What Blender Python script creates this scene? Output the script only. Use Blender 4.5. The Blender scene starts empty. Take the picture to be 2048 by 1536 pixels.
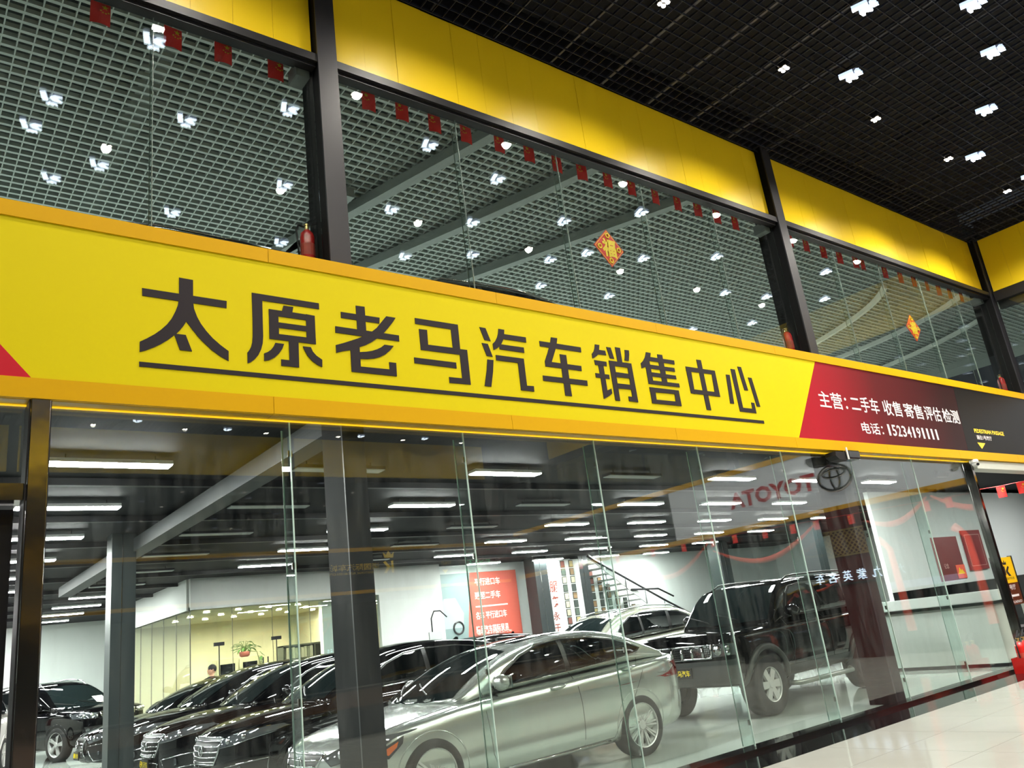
import bpy, bmesh, math, random
from mathutils import Vector, Matrix
from mathutils.bvhtree import BVHTree

SC = bpy.context.scene
COL = SC.collection
random.seed(7)
PI = math.pi

# ---------------------------------------------------------------- camera, world, exposure
cam_data = bpy.data.cameras.new('camera')
cam_data.sensor_width = 36.0
cam_data.lens = 1615.4 / 2048 * 36.0
cam_data.clip_end = 300
cam = bpy.data.objects.new('camera', cam_data)
COL.objects.link(cam)
cam.matrix_world = Matrix.Translation((0, 0, 1.5)) @ Matrix((
    (0.7911618891, -0.0852773720, -0.6056324257),
    (-0.5989679294, -0.3083026784, -0.7390445711),
    (-0.1236943202, 0.9474582990, -0.2949957404))).to_4x4()
SC.camera = cam

SC.view_settings.view_transform = 'Standard'
SC.view_settings.look = 'None'
SC.view_settings.gamma = 1.0
SC.view_settings.use_curve_mapping = False
SC.view_settings.exposure = 0.0

world = bpy.data.worlds.new('hall_air')
world.use_nodes = True
world.node_tree.nodes['Background'].inputs[0].default_value = (0.80, 0.90, 1.0, 1)
world.node_tree.nodes['Background'].inputs[1].default_value = 0.03
SC.world = world
try:
    SC.cycles.max_bounces = 7
    SC.cycles.diffuse_bounces = 3
    SC.cycles.glossy_bounces = 4
    SC.cycles.transmission_bounces = 4
    SC.cycles.transparent_max_bounces = 24
    SC.cycles.caustics_reflective = False
    SC.cycles.caustics_refractive = False
    SC.cycles.sample_clamp_indirect = 4.0
except Exception:
    pass

PANEL_POWER = 180.0      # radiance of the lit ceiling panels
LETTER_POWER = 11.0      # radiance of the K lamps
SPOT_WATTS = 450.0      # downlights of the hall
UPPER_FILL_WATTS = 215.0     # added unseen fill lights of the upper showroom


def lamp(name, kind, loc, watts, color=(1, 1, 1), parent=None, size=0.1, size_y=None, rot=(0, 0, 0), angle=None, blend=0.6):
    d = bpy.data.lights.new(name, kind)
    d.energy = watts
    d.color = color
    if kind == 'AREA':
        d.shape = 'RECTANGLE'
        d.size = size
        d.size_y = size_y or size
    else:
        d.shadow_soft_size = size
    if kind == 'SPOT':
        d.spot_size = angle or math.radians(140)
        d.spot_blend = blend
    o = bpy.data.objects.new(name, d)
    COL.objects.link(o)
    o.rotation_euler = rot
    if parent is not None:
        o.parent = parent
        loc = Vector(loc) - SHIFT.get(parent.name, Vector())
    o.location = loc
    return o


# ---------------------------------------------------------------- materials
MATS = {}


def mat(name, color, rough=0.5, metal=0.0, emit=None, emit_s=0.0, coat=0.0, spec=0.5, noise=None, bump=None, alpha=None):
    """noise=(scale, amount) varies the base colour, bump=(scale, strength) the relief"""
    if name in MATS:
        return MATS[name]
    m = bpy.data.materials.new(name)
    m.use_nodes = True
    nt = m.node_tree
    b = nt.nodes['Principled BSDF']
    c = tuple(color) + (1,)
    b.inputs['Base Color'].default_value = c
    b.inputs['Roughness'].default_value = rough
    b.inputs['Metallic'].default_value = metal
    b.inputs['Specular IOR Level'].default_value = spec
    if coat:
        b.inputs['Coat Weight'].default_value = coat
        b.inputs['Coat Roughness'].default_value = 0.03
    if emit is not None:
        b.inputs['Emission Color'].default_value = tuple(emit) + (1,)
        b.inputs['Emission Strength'].default_value = emit_s
    m.diffuse_color = c
    if noise or bump:
        tc = nt.nodes.new('ShaderNodeTexCoord')
    if noise:
        n = nt.nodes.new('ShaderNodeTexNoise')
        n.inputs['Scale'].default_value = noise[0]
        n.inputs['Detail'].default_value = 4
        nt.links.new(tc.outputs['Object'], n.inputs['Vector'])
        mx = nt.nodes.new('ShaderNodeMix')
        mx.data_type = 'RGBA'
        k = noise[1]
        mx.inputs[6].default_value = tuple(max(0, v * (1 - k)) for v in color) + (1,)
        mx.inputs[7].default_value = tuple(min(1, v * (1 + k)) for v in color) + (1,)
        nt.links.new(n.outputs['Fac'], mx.inputs[0])
        nt.links.new(mx.outputs[2], b.inputs['Base Color'])
    if bump:
        n2 = nt.nodes.new('ShaderNodeTexNoise')
        n2.inputs['Scale'].default_value = bump[0]
        n2.inputs['Detail'].default_value = 3
        nt.links.new(tc.outputs['Object'], n2.inputs['Vector'])
        bp = nt.nodes.new('ShaderNodeBump')
        bp.inputs['Strength'].default_value = bump[1]
        bp.inputs['Distance'].default_value = 0.02
        nt.links.new(n2.outputs['Fac'], bp.inputs['Height'])
        nt.links.new(bp.outputs['Normal'], b.inputs['Normal'])
    MATS[name] = m
    return m


def glass(name, tint=(0.93, 0.97, 0.95), dirt=0.0, ior=1.6, boost=1.0):
    """clear architectural glass: straight transmission plus Fresnel reflection, with a film of dust"""
    if name in MATS:
        return MATS[name]
    m = bpy.data.materials.new(name)
    m.use_nodes = True
    nt = m.node_tree
    nt.nodes.clear()
    out = nt.nodes.new('ShaderNodeOutputMaterial')
    tr = nt.nodes.new('ShaderNodeBsdfTransparent')
    tr.inputs[0].default_value = tuple(tint) + (1,)
    gl = nt.nodes.new('ShaderNodeBsdfGlossy')
    gl.inputs['Roughness'].default_value = 0.0
    gl.inputs['Color'].default_value = (boost, boost, boost, 1)
    geo = nt.nodes.new('ShaderNodeNewGeometry')
    mr = nt.nodes.new('ShaderNodeMapRange')
    mr.inputs[3].default_value = ior
    mr.inputs[4].default_value = 1.0 / ior
    nt.links.new(geo.outputs['Backfacing'], mr.inputs[0])
    fr = nt.nodes.new('ShaderNodeFresnel')
    nt.links.new(mr.outputs[0], fr.inputs['IOR'])
    mix = nt.nodes.new('ShaderNodeMixShader')
    nt.links.new(fr.outputs[0], mix.inputs[0])
    nt.links.new(tr.outputs[0], mix.inputs[1])
    nt.links.new(gl.outputs[0], mix.inputs[2])
    last = mix
    if dirt:
        df = nt.nodes.new('ShaderNodeBsdfDiffuse')
        df.inputs[0].default_value = (0.75, 0.8, 0.8, 1)
        tc = nt.nodes.new('ShaderNodeTexCoord')
        mp = nt.nodes.new('ShaderNodeMapping')
        mp.inputs['Scale'].default_value = (3.0, 3.0, 0.5)
        nz = nt.nodes.new('ShaderNodeTexNoise')
        nz.inputs['Scale'].default_value = 2.2
        nz.inputs['Detail'].default_value = 7
        nz.inputs['Roughness'].default_value = 0.75
        nt.links.new(tc.outputs['Object'], mp.inputs[0])
        nt.links.new(mp.outputs[0], nz.inputs['Vector'])
        r2 = nt.nodes.new('ShaderNodeMapRange')
        r2.inputs[1].default_value = 0.45
        r2.inputs[2].default_value = 0.9
        r2.inputs[3].default_value = 0.0
        r2.inputs[4].default_value = dirt
        nt.links.new(nz.outputs['Fac'], r2.inputs[0])
        mix2 = nt.nodes.new('ShaderNodeMixShader')
        nt.links.new(r2.outputs[0], mix2.inputs[0])
        nt.links.new(mix.outputs[0], mix2.inputs[1])
        nt.links.new(df.outputs[0], mix2.inputs[2])
        last = mix2
    nt.links.new(last.outputs[0], out.inputs['Surface'])
    MATS[name] = m
    return m


def srgb(r, g, b):
    f = lambda v: (v / 255 / 12.92) if v / 255 <= 0.04045 else ((v / 255 + 0.055) / 1.055) ** 2.4
    return (f(r), f(g), f(b))


# ---------------------------------------------------------------- mesh helpers
SHIFT = {}


class MB:
    """collects shapes; build() links them as ONE mesh object"""

    def __init__(self):
        self.v, self.f, self.mi, self.cur = [], [], [], 0

    def add(self, vs, fs):
        o = len(self.v)
        self.v += [tuple(p) for p in vs]
        self.f += [tuple(o + i for i in f) for f in fs]
        self.mi += [self.cur] * len(fs)
        return self

    def box(self, x0, x1, y0, y1, z0, z1):
        return self.add([(x0, y0, z0), (x1, y0, z0), (x1, y1, z0), (x0, y1, z0), (x0, y0, z1), (x1, y0, z1), (x1, y1, z1), (x0, y1, z1)],
                        [(0, 3, 2, 1), (4, 5, 6, 7), (0, 1, 5, 4), (1, 2, 6, 5), (2, 3, 7, 6), (3, 0, 4, 7)])

    def bevbox(self, x0, x1, y0, y1, z0, z1, r):
        """box with chamfered edges"""
        bm = bmesh.new()
        bmesh.ops.create_cube(bm, size=1)
        for v in bm.verts:
            v.co = Vector(((x0 + x1) / 2 + v.co.x * (x1 - x0), (y0 + y1) / 2 + v.co.y * (y1 - y0), (z0 + z1) / 2 + v.co.z * (z1 - z0)))
        bmesh.ops.bevel(bm, geom=list(bm.edges), offset=r, segments=2, affect='EDGES', profile=0.5)
        bm.verts.index_update()
        self.add([v.co[:] for v in bm.verts], [[v.index for v in f.verts] for f in bm.faces])
        bm.free()
        return self

    def quad(self, a, b, c, d):
        return self.add([a, b, c, d], [(0, 1, 2, 3)])

    def prism(self, poly, off):
        """planar polygon (3D points, any winding) extruded by the vector off"""
        n = len(poly)
        p0 = [Vector(p) for p in poly]
        off = Vector(off)
        nrm = Vector()
        for i in range(n):
            a, b = p0[i], p0[(i + 1) % n]
            nrm += Vector(((a.y - b.y) * (a.z + b.z), (a.z - b.z) * (a.x + b.x), (a.x - b.x) * (a.y + b.y)))
        if nrm.dot(off) > 0:
            p0.reverse()
        p1 = [p + off for p in p0]
        return self.add(p0 + p1, [tuple(range(n)), tuple(range(2 * n - 1, n - 1, -1))] +
                        [(i, n + i, n + (i + 1) % n, (i + 1) % n) for i in range(n)])

    def tube(self, pts, r, n=8, closed=False, flat=None):
        """round (or flat=(w,h)) tube along points"""
        pts = [Vector(p) for p in pts]
        m = len(pts)
        vs, fs = [], []
        prev = None
        for i, p in enumerate(pts):
            if closed:
                t = pts[(i + 1) % m] - pts[i - 1]
            else:
                t = pts[min(i + 1, m - 1)] - pts[max(i - 1, 0)]
            t = t.normalized() if t.length > 1e-9 else Vector((1, 0, 0))
            up = prev or (Vector((0, 0, 1)) if abs(t.z) < 0.9 else Vector((1, 0, 0)))
            a = t.cross(up)
            a = a.normalized() if a.length > 1e-6 else Vector((0, 1, 0))
            b = a.cross(t).normalized()
            prev = b
            for k in range(n):
                an = 2 * PI * k / n + (PI / n if flat else 0)
                rr = r[i] if isinstance(r, (list, tuple)) else r
                vs.append(p + (a * math.cos(an) + b * math.sin(an)) * rr)
        for i in range(m if closed else m - 1):
            j = (i + 1) % m
            for k in range(n):
                l = (k + 1) % n
                fs.append((i * n + k, i * n + l, j * n + l, j * n + k))
        if not closed:
            fs.append(tuple(range(n - 1, -1, -1)))
            fs.append(tuple((m - 1) * n + k for k in range(n)))
        return self.add(vs, fs)

    def cyl(self, a, b, r, n=16, r2=None):
        return self.tube([a, b], [r, r if r2 is None else r2], n)

    def lathe(self, prof, axis='z', n=24, c=(0, 0, 0), caps=True):
        """closed of revolution: prof is a list of (radius, height)"""
        vs, fs = [], []
        for (r, h) in prof:
            for k in range(n):
                an = 2 * PI * k / n
                x, y = r * math.cos(an), r * math.sin(an)
                q = (x, y, h) if axis == 'z' else ((x, h, y) if axis == 'y' else (h, x, y))
                vs.append((q[0] + c[0], q[1] + c[1], q[2] + c[2]))
        m = len(prof)
        for i in range(m - 1):
            for k in range(n):
                l = (k + 1) % n
                q = (i * n + k, i * n + l, (i + 1) * n + l, (i + 1) * n + k)
                fs.append(q if axis != 'y' else q[::-1])
        if not caps:
            return self.add(vs, fs)
        a = tuple(range(n - 1, -1, -1))
        b = tuple((m - 1) * n + k for k in range(n))
        fs.append(a if axis != 'y' else a[::-1])
        fs.append(b if axis != 'y' else b[::-1])
        return self.add(vs, fs)

    def ball(self, c, rx, ry=None, rz=None, n=12):
        ry = ry or rx
        rz = rz or rx
        vs = [(c[0], c[1], c[2] - rz)]
        fs = []
        m = n // 2
        for i in range(1, m):
            ph = -PI / 2 + PI * i / m
            for k in range(n):
                an = 2 * PI * k / n
                vs.append((c[0] + rx * math.cos(ph) * math.cos(an), c[1] + ry * math.cos(ph) * math.sin(an), c[2] + rz * math.sin(ph)))
        vs.append((c[0], c[1], c[2] + rz))
        top = len(vs) - 1
        for k in range(n):
            fs.append((0, 1 + (k + 1) % n, 1 + k))
            fs.append((top, 1 + (m - 2) * n + k, 1 + (m - 2) * n + (k + 1) % n))
        for i in range(m - 2):
            for k in range(n):
                l = (k + 1) % n
                fs.append((1 + i * n + k, 1 + i * n + l, 1 + (i + 1) * n + l, 1 + (i + 1) * n + k))
        return self.add(vs, fs)

    def build(self, name, mats, parent=None, smooth=False, label=None, kind=None, angle=None):
        sh = SHIFT.get(parent.name, Vector()) if parent is not None else Vector()
        me = bpy.data.meshes.new(name)
        me.from_pydata([(p[0] - sh.x, p[1] - sh.y, p[2] - sh.z) for p in self.v], [], self.f)
        for m in (mats if isinstance(mats, (list, tuple)) else [mats]):
            me.materials.append(m)
        if any(self.mi):
            me.polygons.foreach_set('material_index', self.mi)
        if smooth:
            me.polygons.foreach_set('use_smooth', [True] * len(me.polygons))
        me.update()
        return link(name, me, parent, label, kind)


def link(name, me, parent=None, label=None, kind=None):
    o = bpy.data.objects.new(name, me)
    COL.objects.link(o)
    if parent is not None:
        o.parent = parent
        SHIFT[o.name] = SHIFT.get(parent.name, Vector())
    if label:
        o['label'] = label
    if kind:
        o['kind'] = kind
    return o


def tag(o, label, cat, group=None, kind=None):
    o['label'] = label
    if cat:
        o['category'] = cat
    if group:
        o['group'] = group
    if kind:
        o['kind'] = kind
    return o


def thing(name, label, cat, loc=(0, 0, 0), group=None, kind=None, world=True):
    """an Empty at the thing's base; with world=True its parts are given in world coordinates"""
    o = bpy.data.objects.new(name, None)
    o.empty_display_size = 0.2
    COL.objects.link(o)
    o.location = loc
    SHIFT[o.name] = Vector(loc) if world else Vector()
    tag(o, label, cat, group, kind)
    return o


def dup(root, loc, rotz=None, label=None, group=None):
    def rec(o, parent):
        c = o.copy()
        COL.objects.link(c)
        if parent is not None:
            c.parent = parent
        for ch in list(o.children):
            rec(ch, c)
        return c
    r = rec(root, None)
    r.location = loc
    if rotz is not None:
        r.rotation_euler = (0, 0, rotz)
    if label:
        r['label'] = label
    if group:
        r['group'] = group
    return r


def text_geo(s, bold=0.0):
    """triangles of a line of flat lettering, (x, y) with the cap height about 0.7"""
    c = bpy.data.curves.new('lettering', 'FONT')
    c.body = s
    c.resolution_u = 2
    c.offset = bold
    o = bpy.data.objects.new('lettering', c)
    COL.objects.link(o)
    dg = bpy.context.evaluated_depsgraph_get()
    me = o.evaluated_get(dg).to_mesh()
    vs = [tuple(v.co) for v in me.vertices]
    fs = [tuple(p.vertices) for p in me.polygons]
    o.evaluated_get(dg).to_mesh_clear()
    bpy.data.objects.remove(o)
    bpy.data.curves.remove(c)
    return vs, fs


def text_on(s, origin, xdir, ydir, width, height, m, parent, bold=0.0, name='lettering', proud=0.003, mirror=False):
    """flat lettering stretched into a width x height rectangle whose lower left corner is origin"""
    vs, fs = text_geo(s, bold)
    if not vs:
        return None
    x0 = min(v[0] for v in vs); x1 = max(v[0] for v in vs)
    y0 = min(v[1] for v in vs); y1 = max(v[1] for v in vs)
    xd, yd, og = Vector(xdir).normalized(), Vector(ydir).normalized(), Vector(origin)
    n = xd.cross(yd)
    mb = MB()
    mb.add([og + xd * ((v[0] - x0) / (x1 - x0) * width) + yd * ((v[1] - y0) / (y1 - y0) * height) + n * proud for v in vs], fs)
    return mb.build(name, m, parent)


ORD = ['first', 'second', 'third', 'fourth', 'fifth', 'sixth', 'seventh', 'eighth', 'ninth', 'tenth', 'eleventh', 'twelfth', 'thirteenth',
       'fourteenth', 'fifteenth', 'sixteenth', 'seventeenth', 'eighteenth', 'nineteenth', 'twentieth']


def nth(i):
    if i < 20:
        return ORD[i]
    t = ['twenty', 'thirty', 'forty', 'fifty', 'sixty'][(i + 1) // 10 - 2]
    return (t[:-1] + 'ieth') if (i + 1) % 10 == 0 else t + '-' + ORD[(i + 1) % 10 - 1]


# colours
M_YEL = mat('yellow_panel_paint', srgb(252, 212, 34), 0.32, spec=0.4, noise=(0.7, 0.05))
M_TRIM = mat('orange_yellow_trim', srgb(206, 158, 4), 0.45, spec=0.12, emit=srgb(226, 170, 6), emit_s=0.02)
M_SIGN = mat('sign_face_yellow', srgb(208, 191, 8), 0.5, spec=0.1, emit=srgb(218, 203, 8), emit_s=0.05)
M_INK = mat('sign_black_vinyl', srgb(42, 37, 42), 0.5, spec=0.15)
M_WHITE_INK = mat('white_vinyl', srgb(226, 220, 220), 0.5, emit=(1, 0.97, 0.95), emit_s=0.12)
M_BLACK = mat('black_steel', srgb(21, 21, 25), 0.45, spec=0.35, noise=(6, 0.15))
M_COL = mat('charcoal_column_paint', srgb(44, 44, 49), 0.42, spec=0.3, noise=(4, 0.12))
M_DARK = mat('matt_black_void', srgb(7, 8, 10), 0.7, spec=0.15)
M_WHITE = mat('white_plaster', srgb(222, 226, 222), 0.75, noise=(0.8, 0.03))
M_STEEL = mat('mirror_stainless', (0.42, 0.40, 0.38), 0.12, 1.0, bump=(1.6, 0.25))
M_CHROME = mat('chrome', (0.80, 0.81, 0.82), 0.06, 1.0)
M_GLASS = glass('clear_glass', (0.93, 0.97, 0.95), dirt=0.05)
M_UGLASS = glass('upper_glass', (0.93, 0.97, 0.95), dirt=0.012)
M_FIN = glass('green_glass_fin', (0.90, 0.965, 0.945), dirt=0.14, ior=1.2)
M_UFIN = glass('clear_glass_fin', (0.95, 0.98, 0.97), dirt=0.01, ior=1.15)
M_UEDGE = mat('grey_glass_joint', srgb(150, 164, 158), 0.3, spec=0.3)
M_EDGE = mat('polished_glass_edge', srgb(188, 212, 202), 0.3, spec=0.3)  # pale tone put in for the glow of light piped to the edges
M_RED = mat('red_cloth', srgb(255, 62, 58), 0.7)
M_GOLD = mat('gold_print', srgb(240, 200, 40), 0.5)
M_LIT = mat('lit_light_panel', (1, 1, 1), 0.5, emit=(1.0, 0.99, 0.97), emit_s=PANEL_POWER)
M_UNLIT = mat('unlit_light_panel', srgb(205, 212, 212), 0.4)
M_KLIT = mat('lit_letter_acrylic', (1, 1, 1), 0.4, emit=(0.80, 0.89, 1.0), emit_s=LETTER_POWER)
M_KSIDE = mat('letter_return', (0.2, 0.24, 0.4), 0.4, emit=(0.62, 0.76, 1.0), emit_s=1.2)
M_LED = mat('warm_led', (1, 1, 1), 0.4, emit=(1.0, 0.90, 0.74), emit_s=40.0)
# outlines of the sign characters on the sign face, metres (x, z)
GLYPHS = {
 'tai': [[(1.415,4.317),(2.047,4.312),(2.045,4.25),(1.417,4.255)],[(1.682,4.452),(1.787,4.45),(1.786,4.312),(1.788,4.251),(1.793,4.206),(1.815,4.143),(1.844,4.087),(1.883,4.033),(1.932,3.979),(1.991,3.929),(2.054,3.885),(2.053,3.802),(1.989,3.834),(1.925,3.878),(1.867,3.93),(1.818,3.981),(1.78,4.029),(1.751,4.069),(1.734,4.091),(1.715,4.053),(1.688,4.012),(1.661,3.979),(1.648,3.968),(1.599,3.921),(1.553,3.883),(1.498,3.848),(1.444,3.819),(1.404,3.803),(1.404,3.883),(1.452,3.915),(1.506,3.956),(1.552,3.999),(1.594,4.047),(1.627,4.099),(1.655,4.163),(1.672,4.214),(1.678,4.253),(1.682,4.314)],[(1.648,3.966),(1.661,3.979),(1.73,3.979),(1.776,3.851),(1.687,3.851)]],
 'yuan': [[(2.253,4.42),(2.839,4.418),(2.839,4.362),(2.339,4.363),(2.337,4.19),(2.336,4.046),(2.33,3.984),(2.316,3.932),(2.291,3.878),(2.256,3.835),(2.227,3.812),(2.202,3.8),(2.203,3.891),(2.22,3.915),(2.236,3.947),(2.245,3.983),(2.25,4.035),(2.253,4.178)],[(2.391,4.296),(2.505,4.296),(2.52,4.346),(2.605,4.347),(2.595,4.297),(2.794,4.294),(2.792,4.24),(2.715,4.242),(2.47,4.242),(2.39,4.242)],[(2.392,4.296),(2.471,4.296),(2.47,4.073),(2.388,4.033)],[(2.714,4.298),(2.794,4.294),(2.791,4.033),(2.71,4.036)],[(2.463,4.188),(2.715,4.188),(2.714,4.14),(2.464,4.14)],[(2.389,4.085),(2.466,4.084),(2.713,4.085),(2.792,4.085),(2.791,4.033),(2.388,4.033)],[(2.552,4.037),(2.636,4.035),(2.631,3.809),(2.479,3.808),(2.48,3.863),(2.551,3.863)],[(2.436,4.002),(2.51,4.001),(2.494,3.958),(2.462,3.911),(2.426,3.874),(2.381,3.846),(2.338,3.835),(2.339,3.899),(2.369,3.914),(2.399,3.939),(2.423,3.972)],[(2.673,4.0),(2.743,4.001),(2.759,3.963),(2.789,3.93),(2.84,3.899),(2.836,3.834),(2.795,3.849),(2.75,3.878),(2.71,3.921),(2.687,3.963)]],
 'lao': [[(3.041,4.369),(3.423,4.369),(3.416,4.311),(3.041,4.312)],[(3.191,4.452),(3.279,4.454),(3.277,4.214),(3.19,4.214)],[(2.98,4.225),(3.608,4.221),(3.607,4.162),(2.977,4.165)],[(3.492,4.393),(3.589,4.392),(3.555,4.343),(3.501,4.277),(3.454,4.225),(3.383,4.164),(3.325,4.121),(3.26,4.083),(3.202,4.059),(3.11,4.019),(3.04,4.001),(2.974,3.978),(2.974,4.049),(3.045,4.076),(3.111,4.104),(3.183,4.135),(3.241,4.164),(3.29,4.196),(3.339,4.227),(3.383,4.263),(3.424,4.312)],[(3.11,4.05),(3.199,4.071),(3.199,3.949),(3.198,3.876),(3.483,3.879),(3.483,3.948),(3.554,3.948),(3.55,3.82),(3.107,3.82)],[(3.2,4.01),(3.266,4.022),(3.318,4.036),(3.371,4.057),(3.41,4.079),(3.449,4.11),(3.544,4.11),(3.503,4.063),(3.452,4.019),(3.397,3.988),(3.338,3.967),(3.271,3.954),(3.199,3.948)]],
 'ma': [[(3.796,4.421),(4.279,4.421),(4.275,4.167),(4.356,4.168),(4.353,3.814),(4.11,3.81),(4.112,3.868),(4.261,3.869),(4.263,4.108),(3.829,4.107),(3.83,4.315),(3.919,4.317),(3.915,4.168),(4.191,4.17),(4.19,4.36),(3.796,4.363)],[(3.748,4.023),(4.21,4.022),(4.209,3.963),(3.748,3.967)]],
 'qi': [[(4.537,4.432),(4.611,4.43),(4.657,4.297),(4.581,4.299)],[(4.542,4.264),(4.616,4.263),(4.658,4.131),(4.585,4.133)],[(4.587,4.096),(4.662,4.097),(4.639,3.978),(4.595,3.814),(4.516,3.815),(4.561,3.971)],[(4.774,4.445),(4.847,4.444),(4.838,4.396),(5.119,4.397),(5.116,4.34),(4.822,4.34),(4.783,4.278),(4.761,4.255),(4.727,4.23),(4.678,4.206),(4.678,4.273),(4.714,4.304),(4.745,4.352),(4.763,4.397)],[(4.783,4.278),(5.073,4.279),(5.071,4.221),(4.756,4.223),(4.761,4.255)],[(4.698,4.155),(5.052,4.155),(5.047,3.865),(5.136,3.867),(5.133,3.809),(4.963,3.81),(4.969,4.1),(4.696,4.099)]],
 'che': [[(5.298,4.38),(5.882,4.379),(5.879,4.321),(5.297,4.321)],[(5.468,4.443),(5.556,4.444),(5.536,4.378),(5.508,4.312),(5.428,4.16),(5.846,4.159),(5.842,4.102),(5.332,4.102),(5.335,4.16),(5.383,4.246),(5.421,4.323),(5.448,4.382)],[(5.556,4.262),(5.649,4.263),(5.642,4.004),(5.643,3.801),(5.55,3.8),(5.552,4.0)],[(5.277,3.996),(5.899,3.998),(5.896,3.939),(5.275,3.939)]],
 'xiao': [[(6.106,4.442),(6.175,4.442),(6.158,4.382),(6.252,4.383),(6.257,4.329),(6.135,4.327),(6.107,4.305),(6.074,4.284),(6.036,4.268),(6.036,4.322),(6.07,4.353),(6.092,4.393)],[(6.058,4.251),(6.241,4.25),(6.237,4.197),(6.059,4.196)],[(6.105,4.195),(6.185,4.194),(6.183,3.912),(6.25,3.938),(6.251,3.882),(6.205,3.852),(6.154,3.826),(6.108,3.808),(6.111,4.039)],[(6.041,4.098),(6.252,4.099),(6.249,4.049),(6.04,4.049)],[(6.278,4.431),(6.347,4.431),(6.374,4.301),(6.308,4.3)],[(6.419,4.446),(6.498,4.446),(6.496,4.27),(6.421,4.272)],[(6.571,4.431),(6.638,4.432),(6.631,4.38),(6.606,4.301),(6.539,4.3),(6.561,4.367)],[(6.282,4.27),(6.364,4.27),(6.356,3.804),(6.282,3.805)],[(6.282,4.27),(6.638,4.272),(6.635,4.214),(6.282,4.215)],[(6.569,4.27),(6.638,4.272),(6.642,3.809),(6.498,3.812),(6.499,3.866),(6.562,3.866)],[(6.348,4.141),(6.562,4.139),(6.563,4.086),(6.348,4.083)],[(6.351,4.007),(6.565,4.009),(6.566,3.955),(6.351,3.95)]],
 'shou': [[(6.925,4.445),(7.007,4.444),(6.985,4.387),(6.956,4.335),(6.877,4.257),(6.802,4.231),(6.803,4.294),(6.849,4.328),(6.889,4.374),(6.91,4.413)],[(6.876,4.322),(6.957,4.34),(6.961,4.095),(6.946,4.05),(6.874,4.051)],[(7.116,4.44),(7.205,4.442),(7.206,4.083),(7.114,4.082)],[(6.976,4.391),(7.404,4.393),(7.399,4.343),(6.953,4.34)],[(6.952,4.293),(7.38,4.294),(7.381,4.247),(6.956,4.244)],[(6.958,4.199),(7.379,4.198),(7.38,4.152),(6.958,4.147)],[(6.876,4.096),(6.958,4.097),(7.411,4.101),(7.412,4.054),(6.874,4.051)],[(6.875,4.01),(7.379,4.011),(7.38,3.962),(6.872,3.954)],[(6.875,4.01),(6.965,4.01),(6.955,3.817),(6.875,3.815)],[(7.295,4.009),(7.379,4.011),(7.379,3.817),(7.287,3.815)],[(6.879,3.864),(6.957,3.864),(7.374,3.867),(7.379,3.817),(6.875,3.815)]],
 'zhong': [[(7.831,4.452),(7.919,4.454),(7.922,3.803),(7.836,3.803)],[(7.596,4.338),(8.152,4.338),(8.152,4.286),(7.593,4.277)],[(7.596,4.338),(7.687,4.337),(7.673,3.992),(7.599,3.996)],[(8.08,4.336),(8.152,4.338),(8.153,3.994),(8.058,3.993)],[(7.6,4.05),(8.152,4.05),(8.153,3.994),(7.599,3.996)]],
 'xin': [[(8.365,4.309),(8.442,4.311),(8.408,3.922),(8.328,3.922)],[(8.486,4.398),(8.577,4.398),(8.575,3.881),(8.768,3.882),(8.773,3.966),(8.837,3.964),(8.837,3.824),(8.494,3.827)],[(8.644,4.446),(8.72,4.446),(8.765,4.129),(8.687,4.126)],[(8.823,4.313),(8.9,4.313),(8.952,3.92),(8.877,3.921)]],
 'line': [[(1.401,3.727),(8.96,3.733),(8.959,3.694),(1.402,3.689)]],
 'redL': [[(0.52,3.814),(0.729,3.529),(0.535,3.53)]],
 'redR': [[(10.553,4.724),(14.901,4.752),(14.739,3.521),(9.681,3.543)]]
}
# ================================================================ the hall and the showroom shell
GY, UY = 6.10, 6.27                       # lower and upper glazing
COLX = [3.08 - 7.79, 3.08, 10.87, 18.66]  # left edges of the facade columns
CW = 0.21
RX = 18.75                                # right wall of the hall
OY = -12.2                                # wall opposite, behind the viewer
CEIL = 8.5


def struct(name, mb, m, parent=None, smooth=False, label=None):
    o = mb.build(name, m, parent, smooth, label)
    if parent is None:
        o['kind'] = 'structure'
    return o


# --- floors
tile_m = mat('cream_marble_tile', srgb(160, 162, 156), 0.07, spec=0.5, noise=(2.5, 0.06))
joint_m = mat('tile_joint', srgb(150, 146, 138), 0.5)
granite = mat('black_granite', srgb(16, 15, 17), 0.06, spec=0.6, noise=(30, 0.5))
shop_floor_m = mat('showroom_gloss_floor', srgb(186, 194, 188), 0.035, spec=0.6, noise=(0.6, 0.06), bump=(1.6, 0.04))
fl = struct('floor', MB().box(-10, RX, OY, 5.42, -0.2, -0.012), joint_m)
fl['label'] = 'cream marble tile floor of the hall'
tile_me = None
n = 0
for i in range(13):
    for j in range(8):
        x, y = 6.0 + i * 0.98, 5.42 - (j + 1) * 0.8
        mb = MB().box(0.002, 0.977, 0.002, 0.797, -0.012, 0.0)
        if tile_me is None:
            o = mb.build('tile', tile_m, fl)
            tile_me = o.data
        else:
            o = link('tile', tile_me, fl)
        o.location = (x, y, 0)
rest = MB()
for i in range(16):
    for j in range(22):
        x, y = 6.0 + (i - 16) * 0.98, 5.42 - (j + 1) * 0.8
        rest.box(x + .002, x + .977, y + .002, y + .797, -0.012, 0)
for i in range(13):
    for j in range(8, 22):
        x, y = 6.0 + i * 0.98, 5.42 - (j + 1) * 0.8
        rest.box(x + .002, x + .977, y + .002, y + .797, -0.012, 0)
rest.build('distant_tiles', tile_m, fl, kind='stuff')
st = struct('floor_2', MB().box(-10, RX, 5.42, 6.2, -0.2, -0.01), joint_m)
st['label'] = 'polished black granite border at the foot of the glass front'
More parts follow.
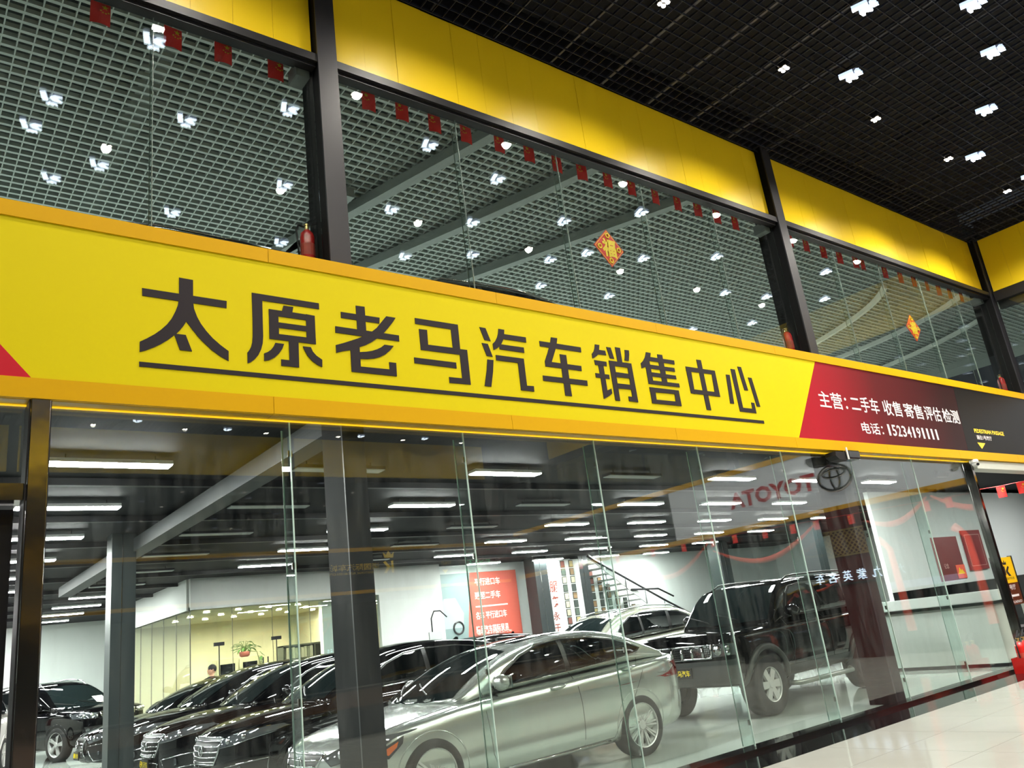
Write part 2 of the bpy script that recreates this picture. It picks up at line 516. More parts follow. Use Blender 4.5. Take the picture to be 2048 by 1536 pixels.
for i in range(24):
    MB().box(-9.6 + i * 1.2 + .002, -9.6 + (i + 1) * 1.2 - .002, 5.422, 5.98, -0.01, 0.0).build('granite_slab', granite, st)
MB().box(-10, 14.95, 5.985, 6.2, -0.01, 0.035).build('plinth', granite, st)
MB().box(-10, 14.95, 5.98, 5.986, 0.0, 0.037).build('plinth_edge', M_STEEL, st)
sf = struct('floor_3', MB().box(-10, 30, 6.2, 33, -0.2, 0.0), shop_floor_m)
sf['label'] = 'glossy pale showroom floor'

# --- showroom ceiling / upper floor slab
black_ceiling = mat('black_ceiling_paint', srgb(9, 11, 15), 0.7, spec=0.15)
c1 = struct('ceiling_1', MB().box(-10, 30, 6.3, 33, 3.70, 3.8), black_ceiling)
for i in range(9):
    MB().box(-10, 30, 9.6 + i * 2.23, 9.68 + i * 2.23, 3.62, 3.70).build('ceiling_rail', M_BLACK, c1)
uf = struct('floor_4', MB().box(-10, 30, 6.3, 24, 3.8, 3.95), mat('upper_floor_tile', srgb(214, 218, 214), 0.3))

cb = MB().box(3.10, 3.34, 6.45, 19.5, 3.42, 3.62)
cb.build('ceiling_beam', mat('grey_beam_paint', srgb(42, 46, 48), .5), c1)
# --- upper showroom: open-cell ceiling of blades
cell_m = mat('grey_cell_ceiling', srgb(186, 194, 188), 0.6)
c2 = struct('ceiling_2', MB().box(-10, 30, 6.4, 24, 9.05, 9.2), mat('plenum_grey', srgb(58, 66, 63), 0.9))
GZ = 8.30
bx = MB().box(0, 36, -0.022, 0.022, 0, 0.055)
by = MB().box(-0.007, 0.007, 0, 15.4, 0.004, 0.06)
first = None
for i in range(100):
    o = bx.build('ceiling_blade', cell_m, c2) if i == 0 else link('ceiling_blade', mesh_x, c2)
    mesh_x = o.data
    o.location = (-8, 6.45 + i * 0.15, GZ)
for i in range(198):
    o = by.build('ceiling_blade', cell_m, c2) if i == 0 else link('ceiling_blade', mesh_y, c2)
    mesh_y = o.data
    o.location = (-4.5 + i * 0.15, 6.45, GZ - 0.002)
far = MB()
for i in range(198, 230):
    far.box(-4.5 + i * .15 - .005, -4.5 + i * .15 + .005, 6.45, 21.8, GZ - 0.002, GZ + 0.058)
for i in range(1, 25):
    far.box(-4.5 - i * .15 - .005, -4.5 - i * .15 + .005, 6.45, 21.8, GZ - 0.002, GZ + 0.058)
far.build('distant_ceiling_blades', cell_m, c2, kind='stuff')
up_wall = mat('upper_wall_grey', srgb(120, 128, 124), 0.8)
struct('wall_upper_back', MB().box(-10, 30, 21.9, 22.1, 3.95, 9.05), up_wall)
struct('wall_upper_left', MB().box(-10.2, -10, 6.3, 22, 3.95, 9.05), up_wall)
# dropped grey ribs and arcs under the cells
rib_m = mat('pale_rib_paint', srgb(150, 156, 152), 0.55)


def rib(pts, z0, z1, w, name='ceiling_rib', label=None):
    mb = MB()
    n = len(pts)
    L, Rr = [], []
    for i, p in enumerate(pts):
        a, b = Vector(pts[max(0, i - 1)]), Vector(pts[min(n - 1, i + 1)])
        t = (b - a).normalized()
        q = Vector((-t.y, t.x)) * w / 2
        L.append(Vector(p) + q)
        Rr.append(Vector(p) - q)
    vs = [(*p, z) for z in (z0, z1) for p in L] + [(*p, z) for z in (z0, z1) for p in Rr]
    fs = []
    for i in range(n - 1):
        fs += [(i, i + 1, n + i + 1, n + i), (2 * n + i, 3 * n + i, 3 * n + i + 1, 2 * n + i + 1), (i, 2 * n + i, 2 * n + i + 1, i + 1), (n + i, n + i + 1, 3 * n + i + 1, 3 * n + i)]
    fs += [(0, n, 3 * n, 2 * n), (n - 1, 3 * n - 1, 4 * n - 1, 2 * n - 1)]
    mb.add(vs, fs)
    return mb.build(name, rib_m, c2, smooth=False)


def bez(a, b, c, n=14):
    a, b, c = Vector(a), Vector(b), Vector(c)
    return [tuple(a * (1 - t) ** 2 + b * 2 * t * (1 - t) + c * t * t) for t in [i / n for i in range(n + 1)]]


rib(bez((6.55, 6.5), (6.15, 7.8), (4.6, 13.0)), 8.08, 8.24, 0.17)
rib(bez((8.45, 6.5), (8.0, 8.3), (5.2, 15.2)), 8.08, 8.24, 0.17)
rib(bez((10.6, 6.9), (10.0, 8.2), (7.2, 14.5)), 8.08, 8.24, 0.16)
rib(bez((2.2, 6.5), (2.15, 9), (2.05, 14)), 8.40, 8.55, 0.22)
rib(bez((5.2, 9.6), (5.1, 11), (5.0, 15)), 8.08, 8.24, 0.17)
rib_m = mat('pale_arc_paint', srgb(226, 230, 222), 0.55)
rib(bez((18.13, 8.04), (19.6, 9.0), (20.6, 12.6)), 8.1, 8.2, 0.10)
rib(bez((20.0, 6.6), (22.6, 8.8), (22.2, 13)), 8.1, 8.2, 0.10)
rib(bez((22.9, 7.4), (24.6, 9.2), (25.2, 13)), 8.1, 8.2, 0.10)

# --- black mesh ceiling of the hall
wire_m = mat('black_ceiling_wire', srgb(30, 34, 48), 0.5)
c3 = struct('ceiling_3', MB().box(-10, RX + .1, OY, 6.3, 9.3, 9.5), mat('hall_void', srgb(9, 10, 15), 0.9))
PX, PY = 0.15, 0.15
k = 0
wmx = wmy = None
rest = MB()
for i in range(123):
    y = 6.2 - i * PY
    if y > -1.5:
        if wmx is None:
            o = MB().box(0, 28.6, -0.003, 0.003, 0, 0.035).build('ceiling_wire', wire_m, c3)
            wmx = o.data
        else:
            o = link('ceiling_wire', wmx, c3)
        o.location = (-9.9, y, CEIL)
    else:
        rest.box(-9.9, 18.7, y - .003, y + .003, CEIL, CEIL + .035)
for i in range(190):
    x = RX - 0.05 - i * PX
    if x > 2:
        if wmy is None:
            o = MB().box(-0.003, 0.003, 0, 18.4, 0, 0.03).build('ceiling_wire', wire_m, c3)
            wmy = o.data
        else:
            o = link('ceiling_wire', wmy, c3)
        o.location = (x, OY, CEIL + .002)
    else:
        rest.box(x - .003, x + .003, OY, 6.2, CEIL + .002, CEIL + .032)
rest.build('distant_ceiling_wires', wire_m, c3, kind='stuff')
rail_m = mat('ceiling_carrier_rail', srgb(74, 74, 80), 0.35)
for i in range(30):
    x = 18.4 - i * 0.92
    MB().box(x - .018, x + .018, OY, 6.2, CEIL + .035, CEIL + .06).build('ceiling_rail', rail_m, c3)

# --- shop front: columns, transoms, fascia panels
for i, x in enumerate(COLX):
    cm = struct('column', MB().box(x, x + CW, 6.13, 6.15, 0 if i < 2 else 0, CEIL + .1), M_COL,
                label=('charcoal steel column left of the frame', 'charcoal steel column standing behind the glass left of centre',
                       'charcoal steel column between the middle and right upper bays', 'charcoal corner column at the end of the front')[i])
    MB().box(x + .012, x + CW - .012, 6.15, 6.55, 0, CEIL + .1).build('column_web', M_DARK, cm)

wf = struct('wall_front', MB().box(-10, RX, 6.31, 6.36, 7.2, 9.6), M_BLACK)


def panels(parent, a, b, n, place):
    w = (b - a) / n
    for i in range(n):
        place(a + i * w + .0012, a + (i + 1) * w - .0012, parent)


def front_panel(x0, x1, parent):
    j = random.uniform(-.002, .002)
    MB().box(x0, x1, 6.262 + j, 6.30, 7.28, CEIL + .04).build('fascia_panel', M_YEL, parent)


bays = [(COLX[0] + CW, COLX[1]), (COLX[1] + CW, COLX[2]), (COLX[2] + CW, COLX[3])]
for a, b in bays:
    panels(wf, a + .003, b - .003, 19, front_panel)
    tr = MB()
    tr.box(a, b, 6.15, 6.30, 7.19, 7.28)
    tr.box(a, b, 6.19, 6.285, 7.15, 7.19)
    tr.build('transom', M_BLACK, wf)
    MB().box(b - .16, b - .02, 6.3, 6.5, 7.08, 7.24).build('transom_bracket', mat('grey_bracket', srgb(130, 134, 132), 0.5), wf)

# --- upper glazing
wn = 0
for a, b in bays:
    wn += 1
    w = thing('window_%d' % wn, 'upper glass bay between black columns', None, (a, UY, 4.7), kind='structure')
    for i in range(5):
        x0, x1 = a + (b - a) * i / 5, a + (b - a) * (i + 1) / 5
        MB().box(x0 + .002, x1 - .002, UY, UY + .012, 4.72, 7.18).build('pane', M_UGLASS, w)
        if i:
            MB().box(x0 - .002, x0 + .002, UY - .001, UY + .016, 4.72, 7.18).build('pane_edge', M_UEDGE, w)
            MB().box(x0 - .006, x0 + .006, UY + .016, UY + .09, 4.72, 7.12).build('fin', M_UFIN, w)
            MB().box(x0 - .006, x0 + .006, UY + .09, UY + .092, 4.72, 7.12).build('fin_edge', M_UEDGE, w)

# --- lower glazing with fins
SEAM = [0.86, 2.60, 4.32, 6.02, 7.73, 9.44, 11.15, 12.98, 14.90]
w = thing('window_4', 'tall frameless showroom glazing with glass fins under the yellow sign', None, (0.86, GY, 0), kind='structure')
for i in range(len(SEAM) - 1):
    x0, x1 = SEAM[i], SEAM[i + 1]
    MB().box(x0 + .002, x1 - .002, GY, GY + .012, 0.03, 3.44).build('pane', M_GLASS, w)
    if i:
        MB().box(x0 - .004, x0 + .004, GY - .001, GY + .014, 0.03, 3.44).build('pane_edge', M_EDGE, w)
        MB().box(x0 - .007, x0 + .007, GY + .016, GY + .17, 0.03, 3.36).build('fin', M_FIN, w)
        MB().box(x0 - .007, x0 + .007, GY + .17, GY + .173, 0.03, 3.36).build('fin_edge', M_EDGE, w)
        for zz in (0.25, 1.2, 2.2, 3.1):
            MB().box(x0 - .02, x0 + .02, GY + .012, GY + .03, zz, zz + .05).build('patch_clip', M_STEEL, w)

# stainless post at the left entrance and polished corner post
sp = struct('column', MB().bevbox(0.735, 0.853, 5.93, 6.16, 0, 3.41, .006), M_STEEL, label='mirror polished stainless post at the left entrance')
MB().box(0.726, 0.735, 5.95, 6.14, 0, 3.4).build('post_edge', M_BLACK, sp)
MB().box(0.853, 0.86, 5.95, 6.14, 0, 3.4).build('post_edge', M_BLACK, sp)
cp = struct('column', MB().bevbox(14.90, 14.985, 6.02, 6.16, 0, 3.38, .006), mat('dark_mirror_steel', (.2, .19, .18), 0.1, 1.0),
            label='dark polished post where the glass front ends at the passage')
dr = thing('window_5', 'glass over the left entrance', None, (-1, GY, 2.8), kind='structure')
MB().box(-3, 0.725, GY, GY + .012, 2.84, 3.44).build('pane', M_GLASS, dr)
MB().box(-3, 0.725, 5.98, 6.16, 2.72, 2.83).build('door_head', M_STEEL, dr)
d1 = thing('door_1', 'glass door in a dark steel frame at the left entrance', None, (0.2, GY, 0), kind='structure')
MB().box(0.60, 0.70, 6.2, 6.28, 0, 2.7).build('door_post', M_BLACK, d1)
MB().box(-1.0, 0.55, 6.22, 6.235, 0.1, 2.6).build('door_pane', M_GLASS, d1)
MB().tube([(0.42, 6.18, 0.6), (0.42, 6.18, 1.6)], 0.018).build('door_handle', M_CHROME, d1)

# --- showroom walls
wt = srgb(228, 236, 232)
white_wall = mat('showroom_white_wall', wt, 0.8, noise=(0.5, 0.02))
struct('wall_back_left', MB().box(-10, 8.5, 31, 31.2, 0, 3.7), white_wall)
struct('baseboard_back_left', MB().box(-10, 8.5, 30.97, 31, 0, 0.12), M_BLACK)
struct('wall_back', MB().box(9.45, 30, 20.6, 20.8, 0, 3.7), white_wall)
struct('wall_left', MB().box(-10.2, -10, 6.3, 31, 0, 3.7), white_wall)
struct('wall_right', MB().box(29.8, 30, 6.3, 21, 0, 3.7), white_wall)
struct('baseboard_back', MB().box(12.8, 29.8, 20.57, 20.6, 0, 0.1), M_BLACK)

# showroom columns
gcol = mat('showroom_column_grey', srgb(40, 47, 48), 0.35, noise=(2, 0.1))
for (x, y, s, lab) in ((2.80, 13.3, .34, 'dark grey showroom column in front of the row of black sedans'),
                       (16.0, 19.6, .5, 'dark grey showroom column right of the red poster'),
                       (18.2, 20.0, .4, 'grey showroom column between the two photo displays'),
                       (22.9, 18.0, .5, 'grey showroom column behind the white wall right of the stair'),
                       (21.6, 13.5, .45, 'dark showroom column near the right end')):
    cc = struct('column', MB().box(x, x + s, y, y + s, 0, 3.7), gcol, label=lab)
    MB().box(x + s * .42, x + s * .44, y - .004, y, 0, 3.7).build('corner_bead', M_STEEL, cc)

# --- right wall of the hall (seen at the right edge and mirrored in the glass)
wr = struct('wall_hall_right', MB().box(RX + .1, RX + .2, OY, 6.1, 6.9, 9.0), M_BLACK)


def right_panel(y0, y1, parent):
    MB().box(RX + .03, RX + .07, y0, y1, 7.28, CEIL + .04).build('fascia_panel', M_YEL, parent)


for yb, ya in ((6.1, -1.4), (-1.6, -9.2)):
    panels(wr, ya, yb, 18, right_panel)
    MB().box(RX - .02, RX + .1, ya, yb, 7.06, 7.28).build('transom', M_BLACK, wr)
for y in (-1.6, -9.4):
    struct('column', MB().box(RX - .04, RX + .1, y, y + .2, 0, CEIL), M_COL, label='charcoal column on the right wall of the hall')
w6 = thing('window_6', 'upper glazing of the right wall of the hall', None, (RX, 0, 4.8), kind='structure')
for i in range(10):
    MB().box(RX + .06, RX + .072, 6.1 - (i + 1) * 1.5 + .002, 6.1 - i * 1.5 - .002, 4.72, 7.12).build('pane', M_UGLASS, w6)
w7 = thing('window_7', 'lower glazing of the right wall of the hall', None, (RX, 0, 0), kind='structure')
for i in range(8):
    MB().box(RX + .06, RX + .072, 5.0 - (i + 1) * 1.7 + .002, 5.0 - i * 1.7 - .002, 0.03, 3.44).build('pane', M_GLASS, w7)
struct('wall_hall_right_shop', MB().box(23.5, 23.7, OY, 6.2, 0, 3.7), mat('dark_shop_lining', srgb(46, 50, 52), .6))
struct('floor_5', MB().box(RX, 30, OY, 6.2, -0.2, 0.0), mat('dark_shop_floor', srgb(40, 42, 44), .2))
struct('ceiling_5', MB().box(RX, 30, OY, 6.2, 3.7, 4.2), black_ceiling)
struct('ceiling_6', MB().box(RX + .2, 30, OY, 6.3, 8.6, 8.8), black_ceiling)

# --- wall opposite, behind the viewer (only seen as a reflection)
wo = struct('wall_opposite', MB().box(-10, RX, OY - .3, OY - .2, 3.4, 9.0), M_BLACK)
for i in range(3):
    a = -5.0 + i * 7.8
    panels(wo, a, a + 7.55, 10, lambda x0, x1, p: MB().box(x0, x1, OY - .2, OY - .1, 7.28, CEIL + .04).build('fascia_panel', M_YEL, p))
    MB().box(a + .05, a + 7.5, OY - .2, OY - .17, 4.95, 7.1).build('dark_glazing', mat('dark_glazing', srgb(12, 16, 22), 0.03, spec=0.7), wo)
MB().box(-10, RX, OY - .2, OY, 4.75, 4.87).build('sign_trim', M_TRIM, wo)
MB().box(-10, RX, OY - .2, OY, 3.40, 3.5).build('sign_trim', M_TRIM, wo)
MB().box(-10, RX, OY - .2, OY - .05, 3.5, 4.75).build('sign_board', mat('black_sign_board', srgb(22, 22, 24), 0.3), wo)
struct('wall_opposite_shop', MB().box(-10, RX, OY - 6, OY - 5.8, 0, 3.5), mat('dim_shop_wall', srgb(70, 76, 78), 0.7))
struct('wall_hall_left', MB().box(-10.2, -10, OY, 6.2, 0, 9.0), mat('hall_left_wall', srgb(60, 62, 66), 0.7))
YA = OY - .045
gold = M_GOLD
for s, x1, wd, z, h in (('诺国际汽车城', 13.35, 1.8, 4.14, 0.22), ('INTERNATIONAL AUTOMOBILE CITY', 13.33, 1.8, 4.02, 0.07), ('TOILET', 16.2, 0.42, 4.17, 0.1)):
    text_on(s, (x1, YA, z), (-1, 0, 0), (0, 0, 1), wd, h, gold, wo, 0.01)
text_on('洗手间', (16.2, YA, 4.05), (-1, 0, 0), (0, 0, 1), 0.4, 0.09, M_WHITE_INK, wo)
green = mat('green_led_print', srgb(40, 220, 130), 0.5, emit=(0.05, .8, .35), emit_s=0.8)
goldl = mat('gold_led_print', srgb(240, 200, 40), 0.5, emit=(1, .68, .05), emit_s=0.8)
text_on('EXIT', (17.9, YA, 4.13), (-1, 0, 0), (0, 0, 1), 1.0, 0.13, green, wo)
text_on('安全出口', (17.8, YA, 4.02), (-1, 0, 0), (0, 0, 1), 0.8, 0.09, M_WHITE_INK, wo)
for x in (17.5, 16.95):
    MB().prism([(x, YA, 3.98), (x - .2, YA, 3.98), (x - .1, YA, 3.88)], (0, .01, 0)).build('arrow', green, wo)
MB().prism([(16.05, YA, 3.99), (15.8, YA, 3.99), (15.92, YA, 3.86)], (0, .01, 0)).build('arrow', goldl, wo)
# crown and letter on the opposite board
mb = MB()
cx, cz = 13.72, 4.50
mb.prism([(cx - .16, YA, cz), (cx + .16, YA, cz), (cx + .22, YA, cz + .2), (cx + .1, YA, cz + .1), (cx, YA, cz + .24), (cx - .1, YA, cz + .1), (cx - .22, YA, cz + .2)], (0, .01, 0))
mb.prism([(cx + .16, YA, cz - .5), (cx + .16, YA, cz - .1), (cx + .08, YA, cz - .1), (cx + .08, YA, cz - .5)], (0, .01, 0))
mb.prism([(cx + .05, YA, cz - .3), (cx - .14, YA, cz - .1), (cx - .22, YA, cz - .14), (cx - .08, YA, cz - .3), (cx - .22, YA, cz - .5), (cx - .12, YA, cz - .5)], (0, .01, 0))
mb.build('emblem', goldl, wo)
# ================================================================ the long yellow sign
SY = 5.93
sign = thing('shop_sign', 'long yellow light box sign with black characters above the glass front', 'sign', (6, 6.0, 3.4))
ZB, ZI, ZJ, ZT = 3.395, 3.537, 4.722, 4.846
X0, X1 = -9.5, 18.55
MB().box(X0, X1, 5.96, 6.12, 3.42, 4.83).build('box_body', mat('sign_box_body', srgb(200, 150, 20), 0.5), sign)
xs = [X0] + [2.40 + 2.39 * k for k in range(-4, 7)] + [X1]
for a, b in zip(xs, xs[1:]):
    MB().box(a + .002, b - .002, 5.918, 5.962, ZB, ZI).build('trim_panel', M_TRIM, sign)
    MB().box(a + .002, b - .002, 5.918, 5.962, ZJ, ZT).build('trim_panel', M_TRIM, sign)
    MB().box(a + .002, b - .002, 5.962, 6.09, ZB - .002, ZB + .012).build('soffit_strip', mat('translucent_soffit', srgb(150, 120, 20), 0.25, emit=srgb(220, 170, 20), emit_s=0.06), sign)
    MB().box(a + .002, b - .002, 5.962, 6.26, ZT - .02, ZT).build('top_strip', M_TRIM, sign)
MB().box(X0, X1, 6.075, 6.092, ZB - .012, ZB - .002).build('soffit_light_line', mat('soffit_light_line', srgb(250, 200, 30), 0.4, emit=srgb(250, 200, 30), emit_s=0.9), sign)
# faces
MB().prism([(X0, SY, ZI), (9.68, SY, ZI), (10.55, SY, ZJ), (X0, SY, ZJ)], (0, .03, 0)).build('yellow_face', M_SIGN, sign)


def gradient_mat():
    m = bpy.data.materials.new('red_to_maroon_print')
    m.use_nodes = True
    nt = m.node_tree
    b = nt.nodes['Principled BSDF']
    b.inputs['Roughness'].default_value = 0.5
    b.inputs['Specular IOR Level'].default_value = 0.12
    tc = nt.nodes.new('ShaderNodeTexCoord')
    sx = nt.nodes.new('ShaderNodeSeparateXYZ')
    mr = nt.nodes.new('ShaderNodeMapRange')
    mr.inputs[1].default_value = 10.2 - 6
    mr.inputs[2].default_value = 14.4 - 6
    cr = nt.nodes.new('ShaderNodeValToRGB')
    e = cr.color_ramp.elements
    e[0].position, e[0].color = 0.0, srgb(160, 22, 38) + (1,)
    e[1].position, e[1].color = 1.0, srgb(40, 18, 20) + (1,)
    k = e.new(0.45)
    k.color = srgb(86, 24, 28) + (1,)
    nt.links.new(tc.outputs['Object'], sx.inputs[0])
    nt.links.new(sx.outputs[0], mr.inputs[0])
    nt.links.new(mr.outputs[0], cr.inputs[0])
    nt.links.new(cr.outputs[0], b.inputs['Base Color'])
    nt.links.new(cr.outputs[0], b.inputs['Emission Color'])
    b.inputs['Emission Strength'].default_value = 0.10
    return m


M_GRAD = gradient_mat()
MB().prism([(9.682, SY, ZI), (14.74, SY, ZI), (14.90, SY, ZJ), (10.552, SY, ZJ)], (0, .03, 0)).build('red_face', M_GRAD, sign, label='red to maroon end panel with white service lettering')
MB().prism([(14.743, SY, ZI), (X1, SY, ZI), (X1, SY, ZJ), (14.903, SY, ZJ)], (0, .03, 0)).build('black_face', mat('black_face_print', srgb(18, 17, 17), 0.5, spec=0.15, emit=srgb(40, 38, 38), emit_s=0.05), sign, label='black end panel of the passage sign')
MB().prism([(p[0], SY - .002, p[1]) for p in [(-0.30, 4.722), (-0.28, 3.537), (0.729, 3.537)]], (0, .004, 0)).build('red_triangle', mat('red_print', srgb(180, 26, 42), 0.5, spec=0.15, emit=srgb(190, 30, 48), emit_s=0.1), sign)
for key, polys in GLYPHS.items():
    if key.startswith('red'):
        continue
    mb = MB()
    for i, p in enumerate(polys):
        mb.prism([(x, SY - .005 - i * .0003, z) for x, z in p], (0, .007, 0))
    mb.build('underline' if key == 'line' else 'character', M_INK, sign)
FX, FZ = (1, 0, 0), (0, 0, 1)
for s, x, wd in (('主营：', 10.40, 0.74), ('二手车', 11.25, 0.80), ('收售', 12.18, 0.58), ('寄售', 12.84, 0.62), ('评估', 13.52, 0.58), ('检测', 14.16, 0.60)):
    text_on(s, (x, SY, 4.02), FX, FZ, wd, 0.25, M_WHITE_INK, sign, 0.011)
text_on('电话：', (11.38, SY, 3.685), FX, FZ, 0.62, 0.18, M_WHITE_INK, sign, 0.011)
for i, ch in enumerate('15234191111'):
    text_on(ch, (12.12 + i * .1555 + (.03 if ch == '1' else 0), SY, 3.69), FX, FZ, .062 if ch == '1' else .125, 0.18, M_WHITE_INK, sign, 0.0 if ch == '1' else 0.016, name='digit')
text_on('PEDESTRIAN PASSAGE', (15.22, SY, 3.89), FX, FZ, 1.24, 0.075, goldl, sign, 0.012)
text_on('通往1号展厅', (15.24, SY, 3.765), FX, FZ, 0.62, 0.085, M_WHITE_INK, sign, 0.012)
MB().prism([(15.21, SY - .004, 3.71), (15.51, SY - .004, 3.705), (15.32, SY - .004, 3.60)], (0, .005, 0)).build('arrow', goldl, sign)

# white roller beam over the passage
bm_ = struct('trim_1', MB().bevbox(14.99, 18.6, 5.96, 6.2, 3.24, 3.39, .01), mat('white_beam', srgb(214, 220, 212), 0.5), label='white beam under the sign across the open passage')

# ---------------------------------------------------------------- sign on the right wall (mirrored in the glass)
SX = RX - .16
ws = thing('wall_sign', 'grey sign with dark red capital letters and chrome ring emblem on the right wall', 'sign', (SX, 1, 3.4))
MB().box(SX + .02, RX + .05, -3.85, 5.9, 3.42, 5.05).build('box_body', mat('grey_sign_panel', srgb(168, 172, 176), 0.4, emit=(.62, .65, .68), emit_s=0.8), ws)
for y0, y1 in ((-3.85, -1.45), (-1.44, 0.9), (0.91, 3.3), (3.31, 5.9)):
    MB().box(SX, SX + .02, y0 + .003, y1 - .003, 3.53, 4.94).build('face_panel', MATS['grey_sign_panel'], ws)
MB().box(SX - .03, RX, -3.85, 5.9, 4.94, 5.08).build('trim_panel', M_TRIM, ws)
MB().box(SX - .03, RX, -3.85, 5.9, 3.40, 3.53).build('trim_panel', M_TRIM, ws)
dred = mat('dark_red_letters', srgb(150, 26, 34), 0.35, emit=srgb(150, 26, 34), emit_s=0.3)
vs, fs = text_geo('TOYOTA', 0.04)
x0 = min(v[0] for v in vs); x1 = max(v[0] for v in vs); y0 = min(v[1] for v in vs); y1 = max(v[1] for v in vs)
mb = MB()
mb.add([(SX - .03, 1.00 - (v[0] - x0) / (x1 - x0) * 2.7, 4.02 + (v[1] - y0) / (y1 - y0) * 0.44) for v in vs], fs)
mb.build('lettering', dred, ws)


def ring(cy, cz, ry, rz, r, t=0.0):
    return [(SX - .04, cy + ry * math.cos(2 * PI * k / 32), cz + rz * math.sin(2 * PI * k / 32)) for k in range(32)]


em = MB()
em.tube(ring(1.55, 4.20, .44, .31, 0), .05, 8, closed=True)
em.tube(ring(1.55, 4.31, .30, .10, 0), .036, 8, closed=True)
em.tube(ring(1.55, 4.21, .12, .29, 0), .036, 8, closed=True)
em.build('emblem', M_CHROME, ws, smooth=True)
ws2 = thing('wall_sign', 'black sign with chrome oval emblem on the right wall farther from the corner', 'sign', (SX, -7, 3.4))
MB().box(SX + .02, RX, -11.5, -3.87, 3.42, 5.05).build('box_body', MATS['black_sign_board'], ws2)
MB().box(SX - .03, RX, -11.5, -3.87, 4.94, 5.08).build('trim_panel', M_TRIM, ws2)
MB().box(SX - .03, RX, -11.5, -3.87, 3.40, 3.53).build('trim_panel', M_TRIM, ws2)
em = MB()
em.tube(ring(-5.2, 4.2, .44, .36, 0), .03, 8, closed=True)
em.tube([(SX - .04, -5.05, 4.45), (SX - .04, -5.1, 4.1), (SX - .04, -5.45, 4.02)], .03, 8)
em.build('emblem', M_CHROME, ws2, smooth=True)
# ================================================================ lamps
# K-shaped hanging lamps of the hall ceiling: plan coordinates (x, y)
K_SEEN = [(9.20, 3.36), (10.31, 4.21), (10.47, 2.59), (11.75, 2.88), (13.20, 3.58), (14.54, 4.33)]
K_MIRROR = [(1.23, 9.52), (1.11, 10.2), (2.73, 9.24), (2.0, 10.73), (1.51, 11.33), (2.01, 7.98), (3.79, 8.43), (4.42, 10.15), (3.2, 11.6), (5.05, 11.85),
            (5.85, 8.29), (7.29, 8.58), (6.23, 10.1), (7.71, 9.9), (7.27, 11.47), (8.41, 10.91), (9.96, 10.48), (10.56, 11.51),
            (12.4, 11.35), (14.99, 10.16), (14.95, 12.51), (16.11, 12.11), (16.23, 9.91), (16.38, 8.41), (17.4, 11.2), (17.9, 9.4)]
K_ALL = K_SEEN + [(x, 2 * UY - y) for x, y in K_MIRROR]
K_FAR = [(5.4, -10.7), (6.7, -10.4), (8.0, -11.1), (10.6, -10.3), (12.4, -11.1), (14.8, -11.0), (4.6, -3.4), (8.2, -3.0), (12.3, -3.6), (5.2, -5.8), (11.0, -5.9), (14.2, -6.6)]
BAR = [(-.09, -.12), (-.038, -.12), (-.038, .03), (-.09, .03)]
CHEV = [(-.022, -.03), (.03, -.068), (.094, -.045), (.092, -.02), (.05, -.016), (.082, .048), (.062, .058), (.004, .03)]
CROWN = [(-.07, .066), (-.032, .04), (.03, .066), (.03, .118), (.006, .092), (-.012, .108), (-.034, .086), (-.054, .098)]
k0 = thing('letter_lamp', '', 'lamp', (0, 0, 0), world=False)
for nm, poly in (('letter_bar', BAR), ('letter_arm', CHEV), ('letter_crown', CROWN)):
    mb = MB()
    mb.prism([(x * 1.25, -y * 1.25, 0) for x, y in poly], (0, 0, 0.004))
    mb.build(nm, M_KLIT, k0)
    mb = MB()
    mb.prism([(x * 1.25, -y * 1.25, 0.008) for x, y in poly], (0, 0, 0.045))
    mb.build('letter_side', M_KSIDE, k0.children[-1])
MB().box(-.11, .09, -.1, .13, 0.053, 0.058).box(-.004, .004, -.004, .004, .058, .17).build('hanger', M_BLACK, k0)
ks = sorted(K_ALL, key=lambda p: p[0])
for i, (x, y) in enumerate(ks + K_FAR):
    seen = (x, y) in K_SEEN
    if i < len(ks):
        lab = 'white K shaped lamp under the hall ceiling, %s from the left entrance' % nth(i)
    else:
        lab = 'white K shaped lamp in the rear half of the hall, %s from the left' % nth(i - len(ks))
    o = k0 if i == 0 else dup(k0, (0, 0, 0))
    o.location = (x, y, 8.36)
    o.rotation_euler = (0, 0, 0.32)
    o['label'] = lab
    o['group'] = 'K shaped lamps of the hall ceiling'

# downlights of the hall: clusters of four warm LEDs
s0 = thing('downlight', '', 'lamp', (0, 0, 0), world=False)
MB().bevbox(-.075, .075, -.075, .075, 0.02, 0.12, .01).build('housing', M_BLACK, s0)
for sx in (-1, 1):
    for sy in (-1, 1):
        MB().cyl((sx * .034, sy * .034, 0.012), (sx * .034, sy * .034, 0.022), .026, 10).build('led', M_LED, s0)
rows = [4.68, 2.1, -1.2, -4.2, -7.2, -11.7]
cnt = 0
for r, y in enumerate(rows):
    xs_ = [4.48 + 2.465 * i for i in range(-3, 6)]
    for i, x in enumerate(xs_):
        o = s0 if cnt == 0 else dup(s0, (0, 0, 0))
        cnt += 1
        o.location = (x, y, CEIL - .03)
        o['label'] = 'warm LED downlight, %s row from the shop front, %s from the left' % (nth(r), nth(i))
        o['group'] = 'warm downlights of the hall ceiling'
        if i > 0:
            lamp('downlight_beam', 'SPOT', (0, 0, 0.0), SPOT_WATTS * (2.2 if i >= 7 else 1.35 if i >= 5 else 1.0), (1.0, .93, .82), o, 0.06, angle=math.radians(150), blend=0.8)

